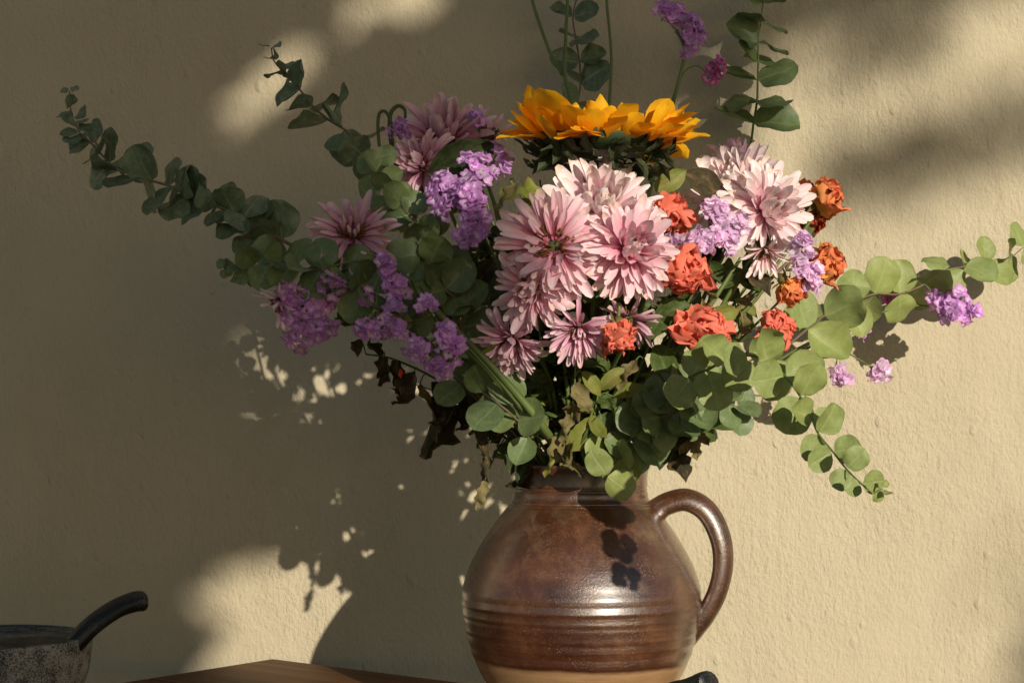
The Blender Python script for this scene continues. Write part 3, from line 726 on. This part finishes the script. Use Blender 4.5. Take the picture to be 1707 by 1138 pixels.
eucalyptus('shaded eucalyptus branch standing behind the bare stems above the sunflower',
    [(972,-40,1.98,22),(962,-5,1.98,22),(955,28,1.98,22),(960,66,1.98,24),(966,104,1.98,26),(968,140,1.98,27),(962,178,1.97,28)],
    [(965,230,1.95),(970,400,1.85),(970,600,1.70)], 'eucashade', face=(.3,-1,.1), facing=.6, along=.4, seed=61)
eucalyptus('short eucalyptus branch of big leaves low on the left of the jug mouth',
    [(770,640,1.46,30),(806,655,1.44,32),(830,672,1.43,34),(862,700,1.44,30),(880,728,1.46,26)], [(905,755,1.49)], 'euca', face=(-.1,-1,.3), facing=1.2, along=.3, seed=71)
eucalyptus('short eucalyptus branch of big shaded leaves low on the right under the dried roses',
    [(1236,682,1.43,26),(1215,672,1.42,32),(1180,655,1.42,37),(1146,668,1.43,40),(1118,690,1.43,40),(1085,700,1.44,40),(1058,722,1.45,38),(1040,745,1.46,34)], [(1015,770,1.50)], 'euca', face=(.1,-1,.35), facing=1.1, along=.3, seed=83, dense=True, lk=.80)
eucalyptus('small eucalyptus sprig with leaves hanging over the front of the jug rim',
    [(1012,792,1.435,28),(1034,762,1.44,30),(1062,752,1.45,31),(1010,740,1.455,26)], [(990,765,1.48)], 'eucalit', face=(.1,-1,.1), facing=1.3, along=.2, seed=95)
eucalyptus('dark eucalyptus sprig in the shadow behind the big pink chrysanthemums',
    [(800,470,1.53,30),(815,510,1.53,32),(800,545,1.52,32),(830,590,1.52,30),(860,640,1.52,28)], [(900,710,1.53)], 'eucashade', face=(0,-1,.2), facing=1.0, along=.4, seed=103)

# ---- sunflower
def sunflower():
    D = 1.46; c0 = P(1001, 232, D); a = Vector((.03, -.10, 1)).normalized(); u = Vector((1, 0, 0)); u = (u - a * u.dot(a)).normalized(); w = a.cross(u)
    k = D / F_PX; rr = random.Random(12)
    path = to_mouth([c0 - a * .018, P(1003, 330, D + .03), P(990, 520, 1.53), P(975, 700, 1.55)])
    t = empty('sunflower', path[-1], 'big yellow sunflower seen from the side with green bracts below its petals', 'sunflower')
    child('stem', tube('stem', path, lambda s: .0042 - .0008 * s, M['stem'], 9, 6), t)
    child('receptacle', lathe('receptacle', [(.004, -.020), (.03, -.016), (.052, -.008), (.062, .001), (.060, .004), (.02, .004)], M['bract'], 32), t, frame(c0, u, a))
    child('seed_disc', lathe('seed_disc', [(.056, .0042), (.050, .009), (.034, .0125), (.015, .0105), (.004, .010)], M['disc'], 32), t, frame(c0, u, a))
    pet = [blade('petal', prof_sun, wd, M['yellow'], 6, 9, cup=cu, bend=be, fold=fo, wave=.14, crumple=.05, seed=500 + i, twist=tw) for i, (wd, cu, be, fo, tw) in enumerate([(.46, .3, .5, .1, .2), (.40, .5, .9, .2, -.3), (.48, .2, -.1, .1, .1), (.42, .6, .2, .1, .4), (.36, .8, 1.3, .2, -.5), (.44, .1, -.4, .2, .2)])]
    for ring, (n, e, ln) in enumerate(((26, 2, 92), (26, 16, 92), (22, 32, 80), (14, 48, 62))):
        for i in range(n):
            ph = 2 * math.pi * (i + rr.uniform(-.35, .35) + ring * .5) / n; rad = u * math.cos(ph) + w * math.sin(ph)
            el = math.radians(e + rr.uniform(-20, 22) + 9 * math.sin(ph * 3 + 1.0) + (22 if rad.x < -.6 else 0) + (4 if rad.x > .6 else 0) + (20 if rad.y < -.2 else -8))
            L = ln * k * rr.uniform(.72, 1.10) * (0.98 if abs(rad.x) > .6 else .82)
            d = rad * math.cos(el) + a * math.sin(el); z = a * math.cos(el) - rad * math.sin(el)
            z = z + Vector((rr.uniform(-.35, .35), rr.uniform(-.35, .35), rr.uniform(-.35, .35)))
            child('petal', rr.choice(pet), t, frame(c0 + rad * .056 - a * .003, d, z, L * rr.uniform(1.05, 1.45), L, L))
    br = [blade('bract', prof_bract, wd, M['bract'], 5, 9, cup=cu, bend=be, wave=.3, crumple=.09, seed=520 + i, twist=tw) for i, (wd, cu, be, tw) in enumerate([(.62, .3, -.7, .4), (.5, .5, 1.3, -.7), (.66, .2, .9, .3), (.5, .4, 1.6, -.4)])]
    for i in range(11):                                  # petals that have flopped forward over the bracts
        ph = math.radians(rr.uniform(195, 350)); rad = u * math.cos(ph) + w * math.sin(ph); el = math.radians(rr.uniform(0, 30))
        L = 66 * k * rr.uniform(.8, 1.15); d = rad * math.cos(el) + a * math.sin(el); z = a * math.cos(el) - rad * math.sin(el)
        child('petal', pet[rr.choice((2, 5, 5, 0))], t, frame(c0 + rad * .060 - a * .004, d + u * rr.uniform(-.5, .5), z + u * rr.uniform(-.4, .4), L * rr.uniform(1.1, 1.5), L, L))
    for n, e, ln in ((30, -14, 40), (28, -26, 54), (24, -44, 56)):
        for i in range(n):
            ph = 2 * math.pi * (i + rr.uniform(-.3, .3)) / n; rad = u * math.cos(ph) + w * math.sin(ph); el = math.radians(e + rr.uniform(-12, 12))
            L = ln * k * rr.uniform(.7, 1.25); d = rad * math.cos(el) + a * math.sin(el); z = a * math.cos(el) - rad * math.sin(el)
            q = .058 * (1 + e / 130)
            child('bract', rr.choice(br), t, frame(c0 + rad * q + a * (.026 * e / 62 - .004), d, z, L, L, L))
    fill_leaves(t, catmull(path, 6), 5, ['green', 'driedark'], .12, .4, .055, rr, OVAL)
sunflower()

# ---- chrysanthemums
mum('large full pink chrysanthemum directly below the sunflower', 1004,340,1.395,100,(0,-.86,.42),'dome','palepink',seed=1,nleaf=5)
mum('full pink chrysanthemum with open brown centre, lower left of the bloom under the sunflower', 922,408,1.375,92,(-.2,-.95,.12),'open','pink',seed=2,nleaf=5)
mum('full pink chrysanthemum between the brown centred bloom and the coral roses', 1056,412,1.37,84,(.25,-.95,.02),'dome','pink',seed=3,nleaf=5)
mum('half open mauve pink chrysanthemum tucked under the brown centred bloom, facing left', 884,482,1.385,70,(-.45,-.8,-.25),'loose','pink',droop=.15,seed=4)
mum('drooping mauve chrysanthemum hanging lowest above the left of the jug mouth', 852,572,1.42,60,(-.3,-.6,-.62),'loose','mauve',droop=.35,seed=5)
mum('wilted small chrysanthemum with drooping narrow petals beside a coral rosebud', 964,552,1.385,55,(-.05,-.85,-.28),'daisy','mauve',droop=.65,seed=6)
mum('large pale pink chrysanthemum facing the sunflower, behind the lilac statice on the right', 1222,300,1.50,82,(-.35,-.72,.5),'dome','palepink',seed=7,rest=((1180,480,1.53),))
mum('pale pink chrysanthemum beside the orange rosebuds on the right', 1288,345,1.47,80,(.38,-.88,.10),'dome','palepink',seed=8,rest=((1240,450,1.49),(1150,600,1.50)))
mum('small wilted chrysanthemum with brown centre hanging below the pale blooms on the right', 1275,422,1.44,44,(.05,-.75,-.5),'few','palepink',droop=.9,seed=9,rest=((1240,450,1.47),(1150,600,1.50)),petals=15)
mum('open mauve daisy shaped chrysanthemum against the shaded wall on the left', 588,386,1.48,82,(.0,-.70,.66),'daisy','mauve',seed=10,rest=((660,480,1.50),(800,640,1.52)),nleaf=3)
mum('loose mauve chrysanthemum facing upward behind the purple statice, left of the sunflower', 738,228,1.59,94,(-.1,-.72,.68),'loose','mauve',seed=11,rest=((800,420,1.58),(880,640,1.57)))
mum('mauve chrysanthemum facing left below the hooked buds at upper left', 700,275,1.54,62,(-.5,-.72,.1),'loose','mauve',seed=12,rest=((780,420,1.56),(880,640,1.56)))
mum('small mauve chrysanthemum pressed against the left petals of the sunflower', 815,222,1.60,58,(.4,-.6,.6),'few','mauve',seed=13,rest=((850,420,1.60),(900,640,1.57)))
mum('shaded mauve chrysanthemum seen from behind under the central pink blooms', 1046,528,1.41,56,(.1,.5,.75),'few','mauve',droop=.25,seed=14,petals=20)
mum('faded pink chrysanthemum hanging behind the lowest statice cluster at the left', 464,508,1.45,52,(-.7,-.35,-.5),'few','palepink',droop=.45,seed=15,rest=((600,500,1.50),(760,610,1.51)),petals=14,nleaf=2)
mum('pale pink chrysanthemum facing upward behind the other pale blooms, near the upright eucalyptus', 1228,268,1.57,58,(-.1,-.3,.92),'loose','mauve',seed=16,rest=((1200,420,1.57),(1090,600,1.55)))

# ---- roses
rose('coral dried rose wedged between the central pink bloom and the lilac statice', 1116,360,1.43,42,(.15,-.9,-.3),seed=1,openness=.4)
rose('round coral dried rose with domed upper petal below the lilac statice', 1142,453,1.405,46,(.1,-.75,-.5),seed=2,openness=.1)
rose('widest crumpled coral dried rose above the drooping eucalyptus', 1178,547,1.41,50,(0,-.92,-.15),seed=3,openness=.8,outer=7)
rose('small coral rosebud hanging under the wilted chrysanthemum', 1033,568,1.365,37,(.0,-.6,-.7),seed=4)
rose('coral dried rose touching the start of the far right eucalyptus branch', 1296,547,1.45,36,(.1,-.85,.2),seed=5,openness=.3,rest=((1230,600,1.48),(1120,690,1.50)))
rose('yellow orange rosebud nodding between the lilac statice and eucalyptus on the right', 1326,488,1.46,32,(.45,-.45,-.6),'roseyel',seed=6,rest=((1260,500,1.48),(1130,620,1.50)))
rose('orange rose opening outward past the vertical lilac statice, sunlit against the wall', 1386,436,1.50,36,(.8,-.45,.12),'roseyel',seed=7,openness=.2,rest=((1310,440,1.52),(1180,580,1.52)))
rose('highest orange red rosebud against the wall beside the pale chrysanthemums', 1386,322,1.58,36,(.55,-.45,.35),'roseyel',seed=8,rest=((1350,370,1.59),(1200,560,1.55)))
rose('dark red withered rose in the shade below the highest rosebud', 1356,368,1.60,30,(.2,-.6,-.5),'rosered',seed=9,rest=((1310,420,1.60),(1180,570,1.56)))
rose('brownish orange withered rose between the pale chrysanthemum and the highest rosebud', 1340,318,1.63,26,(-.1,-.7,.3),'rosered',seed=10,rest=((1300,400,1.62),(1180,570,1.57)))

# ---- statice
statice('lowest hanging lilac statice cluster at the left, over the faded chrysanthemum', [(480,492,1.45,22,16,(500,475)),(510,525,1.45,34,36,(505,480)),(500,562,1.45,24,14,(508,500)),(540,552,1.45,20,13,(515,505)),(545,500,1.46,14,6,(515,480))], [(500,470,1.45),(560,435,1.46),(640,430,1.47),(690,480,1.46),(800,600,1.45)], seed=1, size=12.5)
statice('small single lilac statice tuft on the round eucalyptus leaves', [(550,474,1.435,20,16,(548,448))], [(546,446,1.44),(600,434,1.45),(660,445,1.46),(760,560,1.46)], seed=2)
statice('tiny lilac statice tuft on a short green stalk among the round eucalyptus leaves', [(614,492,1.43,14,9,(612,470))], [(610,465,1.43),(604,440,1.44),(660,445,1.46),(770,570,1.46)], seed=3, size=10)
statice('upright strip of lilac statice beside the open mauve chrysanthemum', [(646,440,1.42,20,16,(660,470)),(656,468,1.42,20,16,(665,480)),(666,490,1.42,13,8,(672,490))], [(660,450,1.43),(690,490,1.44),(790,590,1.44)], seed=4)
statice('flat lilac statice head on the thick green stem, left of the ring shaped cluster', [(606,542,1.41,18,14,(628,515)),(632,548,1.41,17,12,(630,515)),(660,528,1.41,22,18,(690,535)),(668,552,1.41,16,10,(690,540))], [(625,512,1.42),(640,470,1.43),(690,500,1.44),(800,610,1.44)], seed=5, size=10)
statice('lilac statice tuft perched on top of the thick green stem', [(712,508,1.40,20,15,(715,530))], [(716,532,1.41),(750,560,1.41),(830,640,1.42)], seed=6, size=10)
statice('ring of lilac statice around green calyces, lowest purple cluster near the jug', [(694,582,1.39,18,12,(735,560)),(722,598,1.39,20,14,(735,560)),(738,612,1.385,14,8,(738,570)),(744,552,1.39,17,12,(735,565)),(758,578,1.39,19,14,(738,570)),(755,595,1.39,14,7,(738,570))], [(735,562,1.40),(770,570,1.40),(860,670,1.42)], seed=7)
statice('largest purple statice cluster spilling down beside the sunflower leaves', [(820,268,1.47,26,24,(790,330)),(790,285,1.46,28,28,(790,330)),(745,318,1.45,30,30,(790,345)),(778,328,1.44,30,32,(795,350)),(740,345,1.45,20,14,(790,355)),(786,352,1.44,24,22,(800,365)),(800,378,1.44,18,12,(805,390)),(778,398,1.44,18,14,(800,385))], [(790,310,1.46),(805,380,1.47),(840,470,1.49),(900,640,1.52)], seed=8)
statice('nodding lilac statice on thin hooked stems at the upper left edge', [(672,212,1.56,16,10,(676,196)),(660,222,1.56,10,4,(672,200))], [(676,196,1.56),(674,182,1.56),(662,177,1.56),(650,196,1.56),(655,250,1.56),(690,360,1.55),(800,560,1.54)], seed=9, size=10, stemr=.0021, stemmat='stemdark', extra=(((655,240,1.555),(652,205,1.555),(642,186,1.555),(631,194,1.555),(632,240,1.555),(645,290,1.555)),))
statice('small purple statice tuft among the mauve petals beside the sunflower', [(797,204,1.58,14,10,(800,225))], [(800,225,1.59),(820,330,1.58),(890,620,1.56)], seed=10, size=10)
statice('dark purple statice head on a stout green stem above the right of the sunflower', [(1102,18,1.90,14,9,(1120,45)),(1122,22,1.90,16,12,(1125,55)),(1146,42,1.90,20,20,(1135,70)),(1158,66,1.90,17,14,(1140,80)),(1150,84,1.90,12,6,(1140,88))], [(1128,50,1.90),(1141,92,1.90),(1116,192,1.88),(1080,330,1.80),(1010,600,1.66)], seed=11, stemr=.0028)
statice('tiny magenta statice floret on a wiry side stalk beside the upright eucalyptus', [(1198,112,1.90,11,8,(1180,118)),(1188,132,1.90,10,7,(1178,124))], [(1180,124,1.90),(1160,110,1.90),(1136,130,1.895),(1112,220,1.87),(1075,340,1.79),(1010,600,1.66)], 'magenta', seed=12, size=10)
statice('lilac pink statice cluster in front of the pale chrysanthemums', [(1194,352,1.42,22,18,(1180,385)),(1215,378,1.42,24,20,(1195,395)),(1186,392,1.41,24,22,(1190,410)),(1160,405,1.41,20,15,(1175,415)),(1236,372,1.42,14,8,(1215,390)),(1122,404,1.42,14,9,(1150,415)),(1215,408,1.42,15,9,(1195,410))], [(1195,385,1.43),(1190,420,1.45),(1120,560,1.48)], 'staticepink', seed=13)
statice('vertical strip of lilac pink statice beside the orange rose on the right', [(1338,405,1.455,16,12,(1330,440)),(1338,430,1.455,19,16,(1330,450)),(1345,455,1.455,19,16,(1335,465)),(1352,474,1.46,13,8,(1338,470))], [(1332,440,1.47),(1310,490,1.48),(1180,620,1.50)], 'staticepink', seed=14)
statice('small pink statice floret hanging on a straight stalk under the far right eucalyptus', [(1394,618,1.90,14,10,(1396,592)),(1408,630,1.90,12,8,(1398,598))], [(1396,590,1.90),(1394,545,1.89),(1340,580,1.80),(1180,690,1.64)], 'staticepink', seed=15, size=10)
statice('small pink statice floret at the end of a long low stalk, shadow below it', [(1467,618,1.90,17,15,(1446,608))], [(1444,606,1.90),(1400,582,1.88),(1350,570,1.83),(1180,680,1.64)], 'staticepink', seed=16, size=10)
statice('white and purple statice head under the sunlit far right eucalyptus branch', [(1562,500,1.92,20,14,(1580,515)),(1590,508,1.91,26,22,(1585,515)),(1614,522,1.92,20,14,(1590,520)),(1582,524,1.90,16,8,(1588,520))], [(1588,518,1.93),(1520,510,1.93),(1420,540,1.88),(1250,640,1.74)], seed=17)
statice('shaded purple statice tuft behind the first round leaves of the far right branch', [(1424,530,1.91,22,18,(1405,540)),(1440,545,1.91,14,8,(1412,545))], [(1404,542,1.91),(1360,565,1.85),(1200,660,1.68)], seed=18)
statice('small purple statice tuft peeking above the far right eucalyptus branch', [(1488,486,1.94,17,12,(1470,510)),(1468,466,1.95,10,5,(1462,490))], [(1465,508,1.94),(1400,550,1.89),(1220,650,1.70)], 'magenta', seed=19, size=10)
statice('tall forked green stem above the left of the sunflower, its flowers beyond the frame', [(880,-70,1.84,22,14,(884,-45)),(950,-75,1.84,22,14,(948,-45))], [(948,-50,1.84),(946,0,1.84),(942,90,1.83),(942,130,1.82),(955,195,1.80),(965,400,1.72),(970,620,1.63)], seed=20, stemr=.0024, extra=(((876,-60,1.84),(887,0,1.84),(915,83,1.835),(938,126,1.825)),))
statice('tall single wavy green stem above the middle of the sunflower', [(1008,-70,1.86,22,14,(1010,-40))], [(1010,-45,1.86),(1011,0,1.86),(1019,96,1.85),(1014,200,1.82),(1000,400,1.74),(980,620,1.64)], seed=21, stemr=.0020)

# ---- loose leaves and stems
leafy('curled yellow green leaf on a stem between the purple statice and the central bloom', [(850,300,1.44),(880,360,1.46),(900,560,1.50)],
    [(912,322,1.42,838,312,1.40,'L','yelgreen',1.35),(862,305,1.41,824,346,1.40,'L','khaki',.7),(890,330,1.42,862,350,1.41,'L','yelgreen',1.2)], seed=1)
leafy('dark green pointed leaf in front of the loose mauve chrysanthemum', [(800,300,1.52),(830,400,1.53),(890,620,1.54)],
    [(822,240,1.49,716,292,1.47,'O','bract',.95),(805,320,1.5,760,420,1.5,'L','driedark',1.),(815,380,1.5,880,430,1.5,'L','green',1.),(820,430,1.5,770,500,1.5,'O','driedark',1.)], seed=2, auto=(5,['green','driedark'],.2,.7,.05))
leafy('bright green folded leaf beside a dark brown one under the right of the sunflower', [(1130,300,1.48),(1110,380,1.50),(1040,620,1.53)],
    [(1090,318,1.46,1150,285,1.45,'O','yelgreen',1.1),(1140,290,1.47,1215,318,1.46,'O','driedark',1.1),(1080,300,1.50,1020,280,1.49,'O','bract',1.),(1120,340,1.49,1080,420,1.48,'O','green',1.)], seed=3, auto=(4,['green','driedark'],.2,.6,.05))
leafy('green stem with drooping toothed leaves left of the widest coral rose', [(1110,505,1.44),(1080,580,1.46),(1030,700,1.49)],
    [(1150,508,1.43,1092,520,1.42,'O','green',1.1),(1110,515,1.44,1080,580,1.42,'O','green',1.),(1090,575,1.45,1125,640,1.42,'O','green',1.),(1060,600,1.45,1030,640,1.43,'L','khaki',.9)], seed=4, auto=(4,['green','yelgreen'],.2,.7,.04))
leafy('pair of bright green stems crossing behind the round coral rose', [(1235,430,1.47),(1190,500,1.47),(1150,560,1.48),(1060,700,1.50)],
    [(1200,480,1.47,1255,455,1.47,'O','green',.8),(1170,530,1.47,1240,520,1.46,'O','yelgreen',.8),(1210,470,1.48,1180,430,1.48,'O','green',.9)], seed=5, rad=.003, auto=(5,['green','khaki'],.15,.7,.035))
leafy('bright stem under the yellow orange rosebud with pale dry bits', [(1290,470,1.50),(1240,505,1.50),(1140,600,1.51)],
    [(1250,490,1.49,1215,530,1.48,'L','khaki',.9),(1225,500,1.49,1270,520,1.48,'O','yelgreen',.7),(1235,520,1.48,1240,560,1.47,'L','khaki',1.1)], seed=6, rad=.0022, auto=(6,['green','khaki','yelgreen'],.1,.7,.035))
leafy('thick ridged green stem slanting from the purple ring cluster down into the jug', [(668,458,1.44),(720,510,1.42),(800,590,1.41),(860,655,1.42),(905,712,1.44)],
    [(905,708,1.44,852,700,1.43,'O','khaki',.3),(800,590,1.41,835,575,1.40,'O','yelgreen',.5),(700,500,1.43,680,470,1.42,'O','green',.4)], seed=7, rad=.0036)
leafy('withered dark leaves hanging in the shade at the lower left of the bouquet', [(610,590,1.52),(660,600,1.52),(740,640,1.52),(840,720,1.53)],
    [(600,565,1.52,588,590,1.51,'L','driedark',1.2),(640,595,1.52,625,640,1.51,'L','driedark',1.4),(660,600,1.52,655,655,1.51,'L','driedark',1.2),(690,620,1.52,690,700,1.51,'L','driedark',1.2),(720,635,1.52,735,765,1.50,'L','driedark',.9),(745,650,1.52,722,735,1.52,'L','driedark',1.),(770,660,1.52,780,740,1.52,'L','driedark',1.),(700,640,1.51,725,695,1.50,'L','khaki',.6),(640,590,1.53,600,570,1.53,'L','driedark',1.)], 'stemdark', seed=8)
leafy('long shrivelled leaf dangling left of the jug neck with a yellow dry tip', [(790,690,1.50),(812,700,1.51),(850,735,1.52)],
    [(790,690,1.50,815,770,1.49,'O','driedark',.5),(812,750,1.49,806,815,1.485,'L','driedark',.6),(808,800,1.485,800,853,1.48,'L','khaki',.8),(800,735,1.50,815,760,1.485,'L','khaki',.8),(840,725,1.51,795,740,1.50,'L','driedark',.9)], 'stemdark', seed=9)
leafy('crumpled khaki dried leaves clinging to stems at the front of the jug mouth', [(960,600,1.43),(955,680,1.44),(945,730,1.455),(940,765,1.48)],
    [(958,640,1.43,985,690,1.42,'L','khaki',.9),(950,690,1.44,935,735,1.43,'L','khaki',1.0),(945,725,1.45,912,772,1.435,'L','khaki',.9),(945,740,1.45,948,806,1.43,'L','khaki',.8),(935,745,1.45,905,790,1.44,'L','yelgreen',.7),(952,700,1.45,965,650,1.43,'L','khaki',.8),(970,620,1.44,1005,655,1.43,'O','yelgreen',.9),(930,755,1.46,960,790,1.435,'L','khaki',.7)], seed=10)
leafy('fresh yellow green leaves in the middle of the jug mouth', [(1000,640,1.45),(990,700,1.46),(985,750,1.48)],
    [(985,695,1.45,955,755,1.43,'O','yelgreen',.9),(985,690,1.45,1008,742,1.43,'O','yelgreen',.9),(1000,690,1.45,990,780,1.44,'O','green',1.),(1000,650,1.45,1040,610,1.43,'O','yelgreen',.8),(1020,660,1.45,1085,640,1.43,'O','yelgreen',.9),(1050,640,1.45,1060,690,1.43,'O','yelgreen',.9),(990,720,1.46,1020,690,1.44,'O','green',.9)], seed=11, auto=(5,['green','yelgreen'],.1,.7,.035))
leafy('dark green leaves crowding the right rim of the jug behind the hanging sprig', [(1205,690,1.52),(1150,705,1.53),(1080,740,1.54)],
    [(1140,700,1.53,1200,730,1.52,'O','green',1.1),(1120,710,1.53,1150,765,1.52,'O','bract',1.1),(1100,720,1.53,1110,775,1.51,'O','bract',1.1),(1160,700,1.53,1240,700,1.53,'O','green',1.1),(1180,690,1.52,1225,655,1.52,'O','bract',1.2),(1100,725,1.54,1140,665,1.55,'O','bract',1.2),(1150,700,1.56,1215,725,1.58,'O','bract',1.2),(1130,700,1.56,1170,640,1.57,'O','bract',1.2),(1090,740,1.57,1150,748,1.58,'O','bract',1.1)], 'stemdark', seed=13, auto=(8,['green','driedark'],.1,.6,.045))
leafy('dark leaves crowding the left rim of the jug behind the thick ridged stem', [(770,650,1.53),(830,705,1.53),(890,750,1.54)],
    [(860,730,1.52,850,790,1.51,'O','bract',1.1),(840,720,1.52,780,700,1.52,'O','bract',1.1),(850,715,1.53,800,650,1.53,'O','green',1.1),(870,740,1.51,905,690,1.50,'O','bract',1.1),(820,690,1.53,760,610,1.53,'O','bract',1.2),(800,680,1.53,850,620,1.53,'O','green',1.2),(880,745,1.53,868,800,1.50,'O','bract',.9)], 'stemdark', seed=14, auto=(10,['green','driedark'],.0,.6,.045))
leafy('brown shrivelled leaves sticking out low at the right of the jug mouth', [(1170,725,1.50),(1130,720,1.51),(1070,745,1.53)],
    [(1150,722,1.50,1128,752,1.49,'L','khaki',1.1),(1160,722,1.50,1160,758,1.48,'L','khaki',1.1),(1170,722,1.50,1182,755,1.49,'L','khaki',.6),(1150,720,1.5,1185,705,1.49,'L','yelgreen',.7),(1140,722,1.50,1175,748,1.49,'L','khaki',1.)], 'twig', seed=12)
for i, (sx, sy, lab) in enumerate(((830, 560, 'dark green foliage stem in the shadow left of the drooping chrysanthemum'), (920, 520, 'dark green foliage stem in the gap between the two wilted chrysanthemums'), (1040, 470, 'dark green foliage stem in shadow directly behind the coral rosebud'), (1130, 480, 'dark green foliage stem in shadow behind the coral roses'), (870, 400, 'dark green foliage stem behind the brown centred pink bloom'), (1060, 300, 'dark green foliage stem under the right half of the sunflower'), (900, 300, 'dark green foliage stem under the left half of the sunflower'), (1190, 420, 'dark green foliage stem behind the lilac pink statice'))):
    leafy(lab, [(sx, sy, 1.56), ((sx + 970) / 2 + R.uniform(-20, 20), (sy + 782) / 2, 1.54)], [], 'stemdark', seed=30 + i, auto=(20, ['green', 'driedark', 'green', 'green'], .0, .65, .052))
bud = leafy('tiny red bud hanging on a thread among the withered dark leaves', [(668,630,1.50),(690,640,1.505),(760,670,1.52)], [], 'stemdark', seed=50, name='dried_bud', cat='bud', rad=.0006, group=None)
if 'group' in bud: del bud['group']
bm = bmesh.new(); bmesh.ops.create_uvsphere(bm, u_segments=10, v_segments=8, radius=1); bmesh.ops.scale(bm, vec=(.0022, .0022, .0042), verts=bm.verts)
for v in bm.verts: v.co += Vector((.0005 * math.sin(v.co.z * 900), 0, 0)) + noise.noise_vector(v.co * 500) * .0004
me = bpy.data.meshes.new('bud'); bm.to_mesh(me); bm.free(); smooth(me); me.materials.append(M['redbud']); child('bud', me, bud, Matrix.Translation(P(668, 622, 1.498)))

# ------------------------------------------------------------------ added unseen tree, its leaves set by a mask to shade the wall
def shade(x, y):
    """how much of the sun is taken away at wall pixel (x, y): 0..1"""
    w = noise.noise_vector(Vector((x / 95, y / 95, 3.1))); w2 = noise.noise_vector(Vector((x / 38, y / 38, 8.7)))
    x += w.x * 30 + w2.x * 14; y += w.y * 26 + w2.y * 12
    xe = 335 + 140 * sstep(560, 640, y) * (1 - sstep(900, 985, y))
    s = max(1 - sstep(xe - 45, xe + 45, x), (1 - sstep(490, 560, y)) * (1 - sstep(1120, 1300, x + 0.25 * (y - 200))))
    def hole(cx, cy, rx, ry, ang):
        a = math.radians(ang); dx, dy = x - cx, y - cy
        u, v = dx * math.cos(a) + dy * math.sin(a), -dx * math.sin(a) + dy * math.cos(a)
        return 1 - sstep(.75, 1.15, math.hypot(u / rx, v / ry))
    s *= 1 - max(hole(440, 138, 120, 40, -32), hole(655, -8, 112, 60, -28), hole(428, 655, 48, 70, 0))
    s *= 1 - 0.75 * hole(1120, 190, 110, 45, -30)
    # slanting bands on the right
    b1 = math.exp(-((y - (285 - (x - 1400) * .22)) / 62) ** 2) * sstep(1290, 1480, x)
    b2 = .55 * math.exp(-((y - (110 - (x - 1420) * .55)) / 40) ** 2) * sstep(1330, 1420, x)
    b3 = 1 - sstep(-15, 25, y + (x - 1290) * .34 - 70)
    b3 = b3 if x > 1150 else 0
    b4 = .3 * sstep(1600, 1760, x) * sstep(820, 1100, y)
    b5 = .8 * sstep(1760, 1900, x)
    return min(1, max(s, .7 * b1, b2, b3, b4, b5))
rr = random.Random(77)
lv = []; lf = []
for i in range(90000):
    x, y = rr.uniform(-900, 2300), rr.uniform(-800, 1500)
    if rr.random() > shade(x, y) ** 1.2 * 0.8: continue
    p = P(x, y, WALL_Y) + SUN * (rr.uniform(8.0, 9.6) if x > 1180 else rr.uniform(5.2, 6.6))
    d = Vector((rr.uniform(-1, 1), rr.uniform(-1, 1), rr.uniform(-1, .4))).normalized(); n = Vector((rr.uniform(-.7, .7), -1, rr.uniform(-.6, .8)))
    L = rr.uniform(.040, .070) * (.75 if x > 1180 else 1); m = frame(p, d, n, L, L, L); i0 = len(lv)
    for q in ((0, -.5, 0), (.28, -.1, .06), (.2, .3, .05), (0, .55, -.08), (-.2, .3, .05), (-.28, -.1, .06)): lv.append(m @ Vector(q))
    lf += [(i0, i0 + 1, i0 + 2, i0 + 3), (i0, i0 + 3, i0 + 4, i0 + 5)]
tb = P(-520, 900, WALL_Y) + SUN * 5.9; tb.z = GZ
tree = empty('added_shade_tree', tb, 'added leafy tree out of view, shaped to cast the soft shade on the plaster wall', 'tree')
child('crown', mesh_from('crown', lv, lf, M['green']), tree)
top = P(-300, -500, WALL_Y) + SUN * 5.9
tr = [tb, tb.lerp(top, .35) + Vector((.05, .05, 0)), tb.lerp(top, .7) + Vector((-.05, 0, 0)), top]
child('trunk', tube('trunk', tr, lambda s: .11 - .07 * s, M['bark'], 12, 6, jitter=.05), tree)
for (x1, y1, x2, y2) in ((-380, 300, 300, 60), (-350, -180, 1000, -230), (-330, -300, 900, -420), (-420, 500, 200, 700)):
    A = P(x1, y1, WALL_Y) + SUN * 5.9; B = P(x2, y2, WALL_Y) + SUN * 5.9
    near = min(catmull(tr, 6), key=lambda q: (q - A).length)
    child('limb', tube('limb', [near, A.lerp(B, .5) + Vector((0, 0, .05)), B], lambda s: .035 - .025 * s, M['bark'], 8, 6), tree)
